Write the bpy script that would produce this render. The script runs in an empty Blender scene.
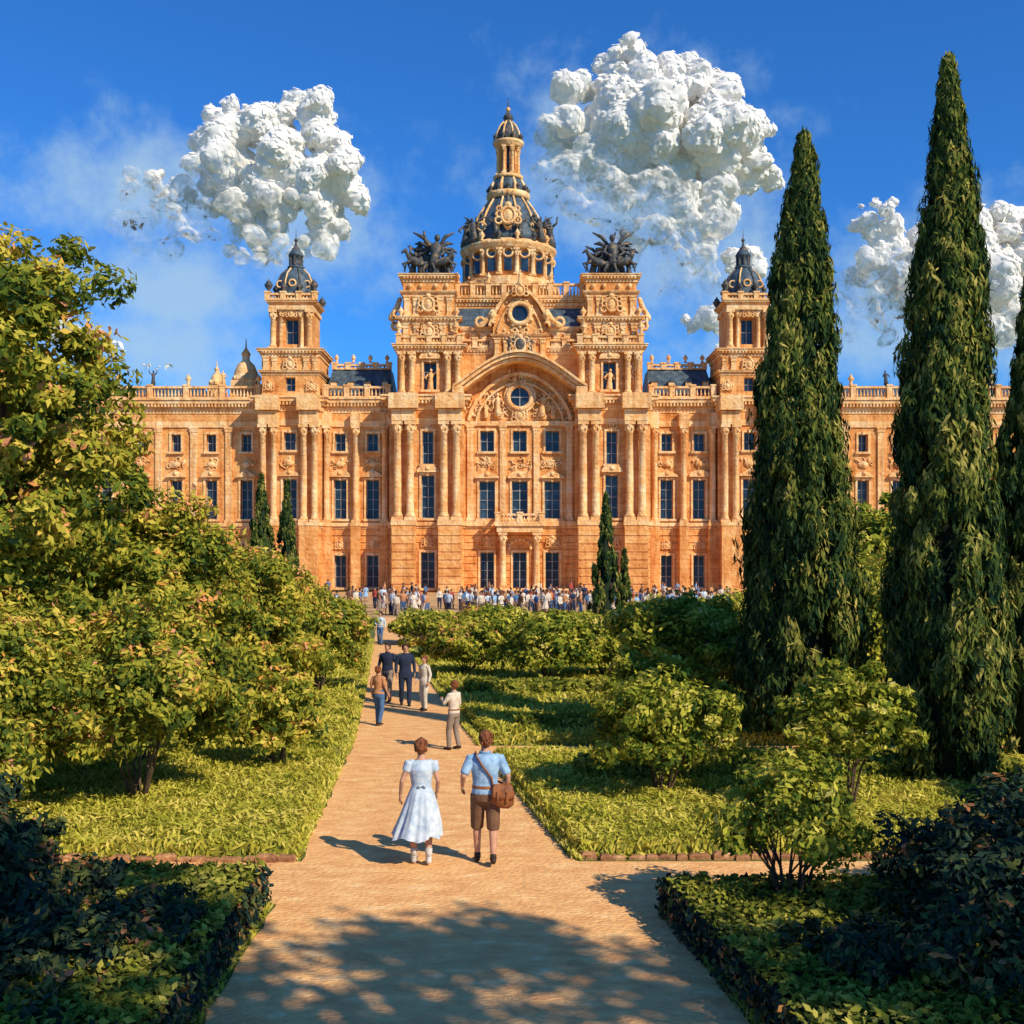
import bpy, math, random
import numpy as np
from mathutils import Vector, Matrix
random.seed(7)
scene = bpy.context.scene
scene.view_settings.view_transform = 'Standard'
scene.view_settings.look = 'None'
scene.view_settings.exposure = 0
pi = math.pi
COL = scene.collection

SUN = Vector((0.68, -0.64, 0.73)).normalized()

# ------------------------------------------------------------------ materials
def nodes_of(m):
    m.use_nodes = True
    nt = m.node_tree
    nt.nodes.clear()
    return nt, nt.nodes, nt.links

def mat(name, c, c2=None, scale=3.0, rough=0.85, bump=0.3, bscale=None, spec=0.2, stretch=(1, 1, 1), c3=None, metal=0.0, bdist=0.02):
    m = bpy.data.materials.new(name)
    nt, N, L = nodes_of(m)
    out = N.new('ShaderNodeOutputMaterial')
    b = N.new('ShaderNodeBsdfPrincipled')
    b.inputs['Roughness'].default_value = rough
    b.inputs['Metallic'].default_value = metal
    b.inputs['Specular IOR Level'].default_value = spec
    L.new(b.outputs[0], out.inputs[0])
    tc = N.new('ShaderNodeTexCoord')
    mp = N.new('ShaderNodeMapping')
    mp.inputs['Scale'].default_value = stretch
    L.new(tc.outputs['Object'], mp.inputs[0])
    if c2 is None:
        c2 = tuple(x * 0.7 for x in c)
    n = N.new('ShaderNodeTexNoise')
    n.inputs['Scale'].default_value = scale
    n.inputs['Detail'].default_value = 5
    n.inputs['Roughness'].default_value = 0.65
    L.new(mp.outputs[0], n.inputs['Vector'])
    r = N.new('ShaderNodeValToRGB')
    r.color_ramp.elements[0].position = 0.38
    r.color_ramp.elements[0].color = (*c2, 1)
    r.color_ramp.elements[1].position = 0.58
    r.color_ramp.elements[1].color = (*c, 1)
    if c3:
        e = r.color_ramp.elements.new(0.68)
        e.color = (*c3, 1)
    L.new(n.outputs['Fac'], r.inputs[0])
    L.new(r.outputs[0], b.inputs['Base Color'])
    if bump > 0:
        n2 = N.new('ShaderNodeTexNoise')
        n2.inputs['Scale'].default_value = bscale or scale * 5
        n2.inputs['Detail'].default_value = 2
        L.new(mp.outputs[0], n2.inputs['Vector'])
        bp = N.new('ShaderNodeBump')
        bp.inputs['Strength'].default_value = bump
        bp.inputs['Distance'].default_value = bdist
        L.new(n2.outputs['Fac'], bp.inputs['Height'])
        L.new(bp.outputs[0], b.inputs['Normal'])
    return m

def leafmat(name, stops, trans=0.25):
    m = bpy.data.materials.new(name)
    nt, N, L = nodes_of(m)
    out = N.new('ShaderNodeOutputMaterial')
    at = N.new('ShaderNodeAttribute'); at.attribute_name = 'v'
    r = N.new('ShaderNodeValToRGB')
    el = r.color_ramp.elements
    el[0].position = stops[0][0]; el[0].color = (*stops[0][1], 1)
    el[1].position = stops[-1][0]; el[1].color = (*stops[-1][1], 1)
    for p, c in stops[1:-1]:
        e = el.new(p); e.color = (*c, 1)
    L.new(at.outputs['Fac'], r.inputs[0])
    d = N.new('ShaderNodeBsdfDiffuse')
    t = N.new('ShaderNodeBsdfTranslucent')
    mx = N.new('ShaderNodeMixShader'); mx.inputs[0].default_value = trans
    L.new(r.outputs[0], d.inputs[0]); L.new(r.outputs[0], t.inputs[0])
    L.new(d.outputs[0], mx.inputs[1]); L.new(t.outputs[0], mx.inputs[2]); L.new(mx.outputs[0], out.inputs[0])
    return m

# palace stone: ashlar joints + weathering
def stone_mat(name, ca, cb, cc):
    m = bpy.data.materials.new(name)
    nt, N, L = nodes_of(m)
    out = N.new('ShaderNodeOutputMaterial'); b = N.new('ShaderNodeBsdfPrincipled')
    b.inputs['Roughness'].default_value = 0.85; b.inputs['Specular IOR Level'].default_value = 0.15
    L.new(b.outputs[0], out.inputs[0])
    tc = N.new('ShaderNodeTexCoord')
    n = N.new('ShaderNodeTexNoise'); n.inputs['Scale'].default_value = 0.5; n.inputs['Detail'].default_value = 7; n.inputs['Roughness'].default_value = 0.75
    L.new(tc.outputs['Object'], n.inputs['Vector'])
    r = N.new('ShaderNodeValToRGB')
    r.color_ramp.elements[0].position = 0.36; r.color_ramp.elements[0].color = (*cb, 1)
    r.color_ramp.elements[1].position = 0.49; r.color_ramp.elements[1].color = (*ca, 1)
    e = r.color_ramp.elements.new(0.60); e.color = (*cc, 1)
    L.new(n.outputs['Fac'], r.inputs[0])
    sx = N.new('ShaderNodeSeparateXYZ'); cx = N.new('ShaderNodeCombineXYZ')
    L.new(tc.outputs['Object'], sx.inputs[0]); L.new(sx.outputs[0], cx.inputs[0]); L.new(sx.outputs[2], cx.inputs[1]); L.new(sx.outputs[1], cx.inputs[2])
    br = N.new('ShaderNodeTexBrick')
    br.inputs['Scale'].default_value = 1.0
    br.inputs['Brick Width'].default_value = 1.5; br.inputs['Row Height'].default_value = 0.6
    br.inputs['Mortar Size'].default_value = 0.03; br.inputs['Mortar Smooth'].default_value = 0.4
    br.inputs['Color1'].default_value = (1, 1, 1, 1); br.inputs['Color2'].default_value = (0.85, 0.79, 0.75, 1); br.inputs['Mortar'].default_value = (0.65, 0.56, 0.52, 1)
    L.new(cx.outputs[0], br.inputs['Vector'])
    mp = N.new('ShaderNodeMapping'); mp.inputs['Scale'].default_value = (1.6, 1.6, 0.14)
    L.new(tc.outputs['Object'], mp.inputs[0])
    n3 = N.new('ShaderNodeTexNoise'); n3.inputs['Scale'].default_value = 1.0; n3.inputs['Detail'].default_value = 4
    L.new(mp.outputs[0], n3.inputs['Vector'])
    r3 = N.new('ShaderNodeValToRGB')
    r3.color_ramp.elements[0].position = 0.36; r3.color_ramp.elements[0].color = (0.74, 0.60, 0.50, 1)
    r3.color_ramp.elements[1].position = 0.49; r3.color_ramp.elements[1].color = (1, 1, 1, 1)
    L.new(n3.outputs['Fac'], r3.inputs[0])
    m1 = N.new('ShaderNodeMixRGB'); m1.blend_type = 'MULTIPLY'; m1.inputs[0].default_value = 0.8
    L.new(r.outputs[0], m1.inputs[1]); L.new(br.outputs['Color'], m1.inputs[2])
    m2 = N.new('ShaderNodeMixRGB'); m2.blend_type = 'MULTIPLY'; m2.inputs[0].default_value = 0.8
    L.new(m1.outputs[0], m2.inputs[1]); L.new(r3.outputs[0], m2.inputs[2])
    L.new(m2.outputs[0], b.inputs['Base Color'])
    n2 = N.new('ShaderNodeTexNoise'); n2.inputs['Scale'].default_value = 2.5; n2.inputs['Detail'].default_value = 3
    L.new(tc.outputs['Object'], n2.inputs['Vector'])
    bp = N.new('ShaderNodeBump'); bp.inputs['Strength'].default_value = 0.9; bp.inputs['Distance'].default_value = 0.16
    L.new(n2.outputs['Fac'], bp.inputs['Height']); L.new(bp.outputs[0], b.inputs['Normal'])
    return m

STONE = stone_mat('palace_stone', (0.84, 0.40, 0.125), (0.64, 0.25, 0.065), (0.90, 0.52, 0.20))
STONE2 = stone_mat('palace_trim_stone', (0.93, 0.58, 0.25), (0.82, 0.42, 0.14), (0.95, 0.70, 0.38))
SLATE = mat('slate', (0.08, 0.12, 0.15), (0.04, 0.06, 0.08), scale=1.2, rough=0.5, bump=0.5, bdist=0.1, c3=(0.16, 0.19, 0.19))
BRONZE = mat('bronze', (0.12, 0.10, 0.08), (0.035, 0.05, 0.06), scale=2, rough=0.5, bump=0.4, c3=(0.34, 0.22, 0.10))
GLASS = mat('window_glass', (0.022, 0.05, 0.085), (0.01, 0.02, 0.04), scale=0.5, rough=0.2, bump=0.1, spec=0.4, c3=(0.05, 0.11, 0.17))
FRAME = mat('window_frame', (0.34, 0.36, 0.34), scale=2, bump=0)
PM = [STONE, STONE2, SLATE, BRONZE, GLASS, FRAME]
S1, S2, SL, BZ, GL, FR = range(6)

# ------------------------------------------------------------------ mesh builder
class MB:
    def __init__(s): s.v = []; s.f = []; s.m = []; s.sm = []
    def add(s, vs, fs, m=0, smooth=False):
        o = len(s.v); s.v.extend(vs)
        for f in fs:
            s.f.append([i + o for i in f]); s.m.append(m); s.sm.append(smooth)
    def box(s, x0, x1, y0, y1, z0, z1, m=0):
        if x0 > x1: x0, x1 = x1, x0
        s.add([(x0,y0,z0),(x1,y0,z0),(x1,y1,z0),(x0,y1,z0),(x0,y0,z1),(x1,y0,z1),(x1,y1,z1),(x0,y1,z1)],
              [(0,3,2,1),(4,5,6,7),(0,1,5,4),(1,2,6,5),(2,3,7,6),(3,0,4,7)], m)
    def lathe(s, cx, cy, prof, n=12, m=0, smooth=True, a0=0.0, sq=1.0):
        vs = []; fs = []
        for r, z in prof:
            for i in range(n):
                a = a0 + 2*pi*i/n
                vs.append((cx + r*math.cos(a), cy + r*sq*math.sin(a), z))
        k = len(prof)
        for j in range(k-1):
            for i in range(n):
                i2 = (i+1) % n
                fs.append((j*n+i, j*n+i2, (j+1)*n+i2, (j+1)*n+i))
        fs.append(tuple(range(n-1, -1, -1))); fs.append(tuple((k-1)*n+i for i in range(n)))
        s.add(vs, fs, m, smooth)
    def sph(s, c, r, m=0, n=8, k=5):
        if not hasattr(r, '__len__'): r = (r, r, r)
        prof = [(max(math.sin(pi*j/k), 0.02), -math.cos(pi*j/k)) for j in range(k+1)]
        vs = []; fs = []
        for pr, pz in prof:
            for i in range(n):
                a = 2*pi*i/n
                vs.append((c[0]+r[0]*pr*math.cos(a), c[1]+r[1]*pr*math.sin(a), c[2]+r[2]*pz))
        for j in range(k):
            for i in range(n):
                i2 = (i+1) % n
                fs.append((j*n+i, j*n+i2, (j+1)*n+i2, (j+1)*n+i))
        s.add(vs, fs, m, True)
    def torus(s, c, R, r, m=0, n=16, k=6, sx=1.0, sz=1.0):
        vs = []; fs = []
        for i in range(n):
            a = 2*pi*i/n
            for j in range(k):
                b = 2*pi*j/k
                q = R + r*math.cos(b)
                vs.append((c[0]+q*math.cos(a)*sx, c[1]+r*math.sin(b), c[2]+q*math.sin(a)*sz))
        for i in range(n):
            for j in range(k):
                fs.append((i*k+j, ((i+1)%n)*k+j, ((i+1)%n)*k+(j+1)%k, i*k+(j+1)%k))
        s.add(vs, fs, m, True)
    def tube(s, pts, rad, m=0, n=8, xaxis=(1, 0, 0), smooth=True):
        X0 = Vector(xaxis); vs = []; fs = []; P = [Vector(p) for p in pts]
        k = len(P)
        for i in range(k):
            t = (P[min(i+1, k-1)] - P[max(i-1, 0)]).normalized()
            ax = X0 - t*X0.dot(t)
            if ax.length < 0.1:
                ax = Vector((0, 1, 0)) - t*t.y
            ax.normalize(); bx = t.cross(ax)
            r = rad[i]; ra, rb = (r if hasattr(r, '__len__') else (r, r))
            for j in range(n):
                a = 2*pi*j/n
                vs.append(tuple(P[i] + ax*(ra*math.cos(a)) + bx*(rb*math.sin(a))))
        for i in range(k-1):
            for j in range(n):
                j2 = (j+1) % n
                fs.append((i*n+j, i*n+j2, (i+1)*n+j2, (i+1)*n+j))
        t0 = (P[0]-P[1]).normalized(); t1 = (P[-1]-P[-2]).normalized()
        r0 = rad[0] if not hasattr(rad[0], '__len__') else min(rad[0]); r1 = rad[-1] if not hasattr(rad[-1], '__len__') else min(rad[-1])
        vs.append(tuple(P[0] + t0*r0*0.6)); vs.append(tuple(P[-1] + t1*r1*0.6))
        a = k*n; b = k*n+1
        for j in range(n):
            j2 = (j+1) % n
            fs.append((a, j2, j)); fs.append((b, (k-1)*n+j, (k-1)*n+j2))
        s.add(vs, fs, m, smooth)
    def mesh(s, name, mats, scale=1.0):
        me = bpy.data.meshes.new(name)
        me.from_pydata([(x*scale, y*scale, z*scale) for x, y, z in s.v], [], s.f)
        for mm in mats: me.materials.append(mm)
        me.polygons.foreach_set('material_index', s.m)
        me.polygons.foreach_set('use_smooth', s.sm)
        me.update()
        return me
    def build(s, name, mats, scale=1.0, loc=(0, 0, 0), parent=None):
        ob = bpy.data.objects.new(name, s.mesh(name, mats, scale))
        COL.objects.link(ob); ob.location = loc
        if parent: ob.parent = parent
        return ob

def empty(name, loc=(0, 0, 0)):
    e = bpy.data.objects.new(name, None); COL.objects.link(e); e.location = loc
    e.empty_display_size = 0.3
    return e

# ------------------------------------------------------------------ palace (1 drawing unit = 0.1273 m)
UN = 0.1273
PAL = empty('baroque_palace', (1.0, 140.0, 0.0))

def wall(mb, x0, x1, z0, z1, y, ops, depth=6.0, m=S1):
    xs = sorted({x0, x1, *[o[0] for o in ops], *[o[1] for o in ops]})
    zs = sorted({z0, z1, *[o[2] for o in ops], *[o[3] for o in ops]})
    for i in range(len(xs)-1):
        for j in range(len(zs)-1):
            xc = (xs[i]+xs[i+1])/2; zc = (zs[j]+zs[j+1])/2
            if any(o[0] < xc < o[1] and o[2] < zc < o[3] for o in ops): continue
            mb.add([(xs[i],y,zs[j]),(xs[i+1],y,zs[j]),(xs[i+1],y,zs[j+1]),(xs[i],y,zs[j+1])], [(0,1,2,3)], m)
    for a, b, c, d in ops:
        e = y+depth
        mb.add([(a,y,c),(b,y,c),(b,y,d),(a,y,d),(a,e,c),(b,e,c),(b,e,d),(a,e,d)], [(0,4,5,1),(1,5,6,2),(2,6,7,3),(3,7,4,0)], m)
        mb.add([(a,e,c),(b,e,c),(b,e,d),(a,e,d)], [(0,1,2,3)], GL)
        g = y+depth-1.0
        mb.box(a, a+0.8, g, g+0.7, c, d, FR); mb.box(b-0.8, b, g, g+0.7, c, d, FR)
        mb.box(a+0.8, b-0.8, g+0.02, g+0.6, c, c+0.9, FR); mb.box(a+0.8, b-0.8, g+0.02, g+0.6, d-0.9, d, FR)
        mb.box((a+b)/2-0.45, (a+b)/2+0.45, g+0.05, g+0.75, c+0.9, d-0.9, FR)
        nz = max(2, int((d-c)/9))
        for q in range(1, nz):
            zz = c+(d-c)*q/nz
            mb.box(a+0.8, b-0.8, g+0.15, g+0.55, zz-0.3, zz+0.3, FR)

def surround(mb, a, b, c, d, y, ped=None):
    t = 2.0
    mb.box(a-t, a-0.02, y-1.2, y+0.4, c, d, S2); mb.box(b+0.02, b+t, y-1.2, y+0.4, c, d, S2)
    mb.box(a-t, b+t, y-1.3, y+0.4, d+0.02, d+t, S2)
    mb.box(a-t-1.2, b+t+1.2, y-2.6, y+0.4, c-2.2, c-0.02, S2)
    mb.box((a+b)/2-1.2, (a+b)/2+1.2, y-2.2, y+0.3, d-0.5, d+t+0.6, S2)
    if ped:
        zt = d+t+2.4; x0 = a-t-2; x1 = b+t+2; xc = (a+b)/2
        mb.box(x0, x1, y-4.2, y+0.3, zt-1.6, zt, S2)
        if ped == 'tri':
            h = 6
            mb.add([(x0,y-4,zt+.02),(x1,y-4,zt+.02),(xc,y-4,zt+h),(x0,y,zt+.02),(x1,y,zt+.02),(xc,y,zt+h)], [(0,1,2),(0,2,5,3),(1,4,5,2)], S2)
        else:
            n = 8
            for i in range(n):
                a0 = pi*i/n; a1 = pi*(i+1)/n
                R = (x1-x0)/2
                p = [(xc+R*math.cos(q), zt+5.5*math.sin(q)) for q in (a0, a1)]
                mb.add([(p[0][0],y-4,zt),(p[0][0],y-4,p[0][1]),(p[1][0],y-4,p[1][1]),(p[1][0],y-4,zt),
                        (p[0][0],y,p[0][1]),(p[1][0],y,p[1][1])], [(0,1,2,3),(1,4,5,2)], S2)
        mb.sph((xc, y-4.2, zt+2.2), (2.6, 1.4, 2.4), S2, 6, 4)

def rustic(mb, x0, x1, z0, z1, y, ops, h=7.5):
    n = max(1, round((z1-z0)/h)); hh = (z1-z0)/n
    for k in range(n):
        a = z0+k*hh+0.5; b = z0+(k+1)*hh-0.5
        cuts = sorted([(o[0]-3.4, o[1]+3.4) for o in ops if o[2]-3 < b and o[3]+5 > a])
        cur = x0
        for c0, c1 in cuts + [(x1, x1)]:
            if c0-cur > 1: mb.box(cur+0.1, min(c0, x1)-0.1, y-1.1, y+0.3, a, b, S1)
            cur = max(cur, c1)

def column(mb, x, y, z0, z1, r, n=12):
    H = z1-z0
    mb.box(x-r*1.45, x+r*1.45, y-r*1.45, y+r*1.45, z0, z0+r*0.8, S2)
    mb.lathe(x, y, [(r*1.3, z0+r*0.8), (r*1.35, z0+r*1.2), (r*1.05, z0+r*1.8), (r, z0+r*2), (r*1.0, z0+H*0.4), (r*0.86, z1-r*3.1),
                    (r*1.0, z1-r*3.0), (r*0.95, z1-r*2.6), (r*1.2, z1-r*1.6), (r*1.4, z1-r*0.9)], n, S2)
    for q in range(6):
        a = 2*pi*q/6
        mb.sph((x+r*1.15*math.cos(a), y+r*1.15*math.sin(a), z1-r*2.0), (r*.35, r*.35, r*.55), S2, 5, 3)
    mb.box(x-r*1.4, x+r*1.4, y-r*1.4, y+r*1.4, z1-r*0.9, z1-0.03, S2)

def pilaster(mb, x, y, z0, z1, w):
    mb.box(x-w*.65, x+w*.65, y-2.4, y+.3, z0, z0+3, S2)
    mb.box(x-w/2, x+w/2, y-1.8, y+.3, z0+3.02, z1-5, S2)
    mb.box(x-w*.6, x+w*.6, y-2.3, y+.3, z1-4.98, z1-1.5, S2)
    mb.box(x-w*.72, x+w*.72, y-2.8, y+.3, z1-1.48, z1-.03, S2)

def cornice(mb, x0, x1, y0, y1, z, h, p=5, dent=True):
    st = [(0.0, 0.38, 0.22), (0.40, 0.62, 0.5), (0.64, 0.86, 0.85), (0.88, 1.0, 1.0)]
    for a, b, q in st:
        mb.box(x0-p*q, x1+p*q, y0-p*q, y1+p*q*0.3, z+h*a, z+h*b, S2)
    if dent:
        n = int((x1-x0)/3.4)
        for i in range(n):
            x = x0+(i+.5)*(x1-x0)/n
            mb.box(x-.8, x+.8, y0-p*.8, y0-p*.3, z+h*.42, z+h*.632, S2)

def balustrade(mb, x0, x1, y, z, h=13, seg=30):
    n = max(1, round((x1-x0)/seg)); L = (x1-x0)/n
    for i in range(n+1):
        x = x0+i*L
        mb.box(x-2.6, x+2.6, y-2.6, y+2.6, z, z+h, S2); mb.box(x-3.2, x+3.2, y-3.2, y+3.2, z+h+.02, z+h+1.6, S2)
        if i < n:
            a = x+2.65; b = x+L-2.65
            mb.box(a, b, y-1.8, y+1.8, z+.01, z+2, S2); mb.box(a, b, y-2, y+2, z+h-2.2, z+h-.1, S2)
            k = max(1, int((b-a)/3.3))
            for j in range(k):
                xx = a+(j+.5)*(b-a)/k
                mb.lathe(xx, y, [(0.7, z+2), (1.25, z+4), (0.55, z+h-5), (0.9, z+h-2.2)], 5, S2)

def urn(mb, x, y, z, h, m=S2):
    mb.lathe(x, y, [(h*.2, z), (h*.2, z+h*.1), (h*.08, z+h*.2), (h*.26, z+h*.45), (h*.3, z+h*.62), (h*.15, z+h*.7), (h*.2, z+h*.76), (h*.06, z+h*.88), (h*.03, z+h)], 8, m)

def statue(mb, x, y, z, h, m=S2, wings=False, rnd=random):
    lean = rnd.uniform(-.12, .12)*h
    mb.tube([(x, y, z), (x+lean*.2, y, z+h*.28), (x+lean*.5, y, z+h*.52), (x+lean*.8, y, z+h*.7), (x+lean, y, z+h*.8)],
            [(h*.17, h*.15), (h*.13, h*.12), (h*.1, h*.09), (h*.15, h*.09), (h*.05, h*.05)], m, 8)
    mb.sph((x+lean*1.1, y, z+h*.89), (h*.065, h*.07, h*.085), m, 6, 5)
    for sg in (-1, 1):
        up = rnd.random() < .45
        sh = (x+lean*.8+sg*h*.12, y, z+h*.72)
        if up: e = (x+lean+sg*h*.25, y-.04*h, z+h*.8); w = (x+lean+sg*h*.28, y-.05*h, z+h*1.02)
        else: e = (x+sg*h*.22, y-.03*h, z+h*.56); w = (x+sg*h*rnd.uniform(.08, .22), y-.14*h, z+h*.47)
        mb.tube([sh, e, w], [h*.045, h*.036, h*.025], m, 6)
        if wings:
            for q in range(4):
                mb.tube([(x+lean*.8+sg*h*.05, y+.08*h, z+h*.7), (x+sg*h*(.25+.06*q), y+.12*h, z+h*(.95-.14*q)), (x+sg*h*(.45-.03*q), y+.14*h, z+h*(1.05-.25*q))],
                        [h*.03, h*.05, h*.015], m, 5)

def horse(mb, x, y, z, h, sg, m=BZ):
    mb.tube([(x-sg*h*.35, y, z+h*.5), (x-sg*h*.15, y, z+h*.52), (x+sg*h*.15, y, z+h*.62), (x+sg*h*.3, y, z+h*.72)], [h*.12, h*.15, h*.16, h*.12], m, 8)
    mb.tube([(x+sg*h*.27, y, z+h*.7), (x+sg*h*.4, y, z+h*.92), (x+sg*h*.45, y, z+h*1.05)], [h*.12, h*.075, h*.06], m, 7)
    mb.tube([(x+sg*h*.42, y, z+h*1.05), (x+sg*h*.6, y, z+h*.92)], [h*.07, h*.035], m, 7)
    for dy in (-.08, .08):
        mb.tube([(x-sg*h*.32, y+dy*h, z+h*.48), (x-sg*h*.22, y+dy*h, z+h*.26), (x-sg*h*.34, y+dy*h, z)], [h*.08, h*.045, h*.03], m, 6)
        mb.tube([(x+sg*h*.28, y+dy*h, z+h*.6), (x+sg*h*(.5+dy), y+dy*h, z+h*.52), (x+sg*h*.48, y+dy*h, z+h*(.28+dy))], [h*.07, h*.045, h*.03], m, 6)
    mb.tube([(x-sg*h*.36, y, z+h*.52), (x-sg*h*.5, y, z+h*.5), (x-sg*h*.55, y, z+h*.25)], [h*.05, h*.05, h*.02], m, 6)

def carve(mb, cx, cz, w, h, y, n, seed, m=S2):
    R = random.Random(seed)
    for i in range(n):
        x = cx+R.gauss(0, w*.3); z = cz+R.gauss(0, h*.3)
        x = max(cx-w/2, min(cx+w/2, x)); z = max(cz-h/2, min(cz+h/2, z))
        s = R.uniform(1.0, 2.6)
        if R.random() < .35: mb.torus((x, y-.8, z), s*1.1, s*.38, m, 10, 5)
        elif R.random() < .5: mb.sph((x, y-.6, z), (s*R.uniform(.5, 1.1), 1.5, s*R.uniform(.5, 1.3)), m, 6, 4)
        else:
            a = R.uniform(0, 6.28); dx = math.cos(a)*s*2; dz = math.sin(a)*s*2
            mb.tube([(x-dx, y-.3, z-dz), (x+dz*.4, y-1.4, z-dx*.4), (x+dx, y-.3, z+dz)], [.5, .95, .4], m, 5)

def cartouche(mb, cx, cz, r, y, seed, m=S2):
    mb.sph((cx, y, cz), (r*.7, 1.6, r*.85), m, 10, 6)
    mb.torus((cx, y-.4, cz), r*.9, r*.2, m, 14, 6, 1, 1.2)
    for sg in (-1, 1):
        mb.torus((cx+sg*r*1.15, y-.3, cz+r*.8), r*.35, r*.15, m, 10, 5)
        mb.torus((cx+sg*r*1.25, y-.3, cz-r*.7), r*.45, r*.17, m, 10, 5)
        mb.tube([(cx+sg*r*1.3, y-.2, cz-r*.4), (cx+sg*r*1.6, y-.7, cz+r*.1), (cx+sg*r*1.3, y-.2, cz+r*.6)], [r*.12, r*.22, r*.1], m, 6)
    mb.sph((cx, y-.6, cz+r*1.35), (r*.5, 1.6, r*.4), m, 8, 5)

walls = MB(); cols = MB(); orn = MB(); corn = MB(); bal = MB(); roof = MB(); stat = MB(); dome = MB(); steps = MB()

def side_quads(mb, x0, x1, y0, y1, z0, z1, m=S1):
    mb.add([(x0,y0,z0),(x0,y1,z0),(x0,y1,z1),(x0,y0,z1)], [(0,3,2,1)], m)
    mb.add([(x1,y0,z0),(x1,y1,z0),(x1,y1,z1),(x1,y0,z1)], [(0,1,2,3)], m)
    mb.add([(x0,y1,z0),(x1,y1,z0),(x1,y1,z1),(x0,y1,z1)], [(0,3,2,1)], m)
    mb.add([(x0,y0,z1),(x1,y0,z1),(x1,y1,z1),(x0,y1,z1)], [(0,1,2,3)], m)

def body(x0, x1, y, yb, wins, w=12, ztop=196):
    ops = []
    low = []
    for i, x in enumerate(wins):
        low.append((x-w/2, x+w/2, 4, 37))
        ops.append((x-w/2-.5, x+w/2+.5, 74, 114))
        ops.append((x-w/2+.5, x+w/2-.5, 143, 161))
    wall(walls, x0, x1, 0, ztop, y, low+ops)
    side_quads(walls, x0, x1, y, yb, 0, ztop)
    rustic(walls, x0, x1, 0, 64, y, low)
    for o in low:
        surround(orn, *o, y)
        cartouche(orn, (o[0]+o[1])/2, 47, 3.2, y-1.2, 3)
    for i, o in enumerate(ops):
        if o[2] == 74:
            surround(orn, *o, y, 'tri' if i % 4 == 0 else 'seg')
            orn.sph(((o[0]+o[1])/2, y-1, 130), (5, 1.8, 3.4), S2, 8, 5)
            carve(orn, (o[0]+o[1])/2, 131, 17, 9, y, 11, int(o[0]*7))
        else: surround(orn, *o, y)

def strings(x0, x1, y, yb):
    corn.box(x0-1, x1+1, y-1.8, yb, 64.1, 66.5, S2)
    corn.box(x0-2, x1+2, y-3.4, yb+.1, 66.52, 70, S2)
    corn.box(x0-.8, x1+.8, y-1.5, yb-.1, 168, 174, S2)
    corn.box(x0-.4, x1+.4, y-.9, yb-.2, 174.02, 181.9, S1)
    cornice(corn, x0, x1, y, yb, 182, 15, 8)

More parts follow.
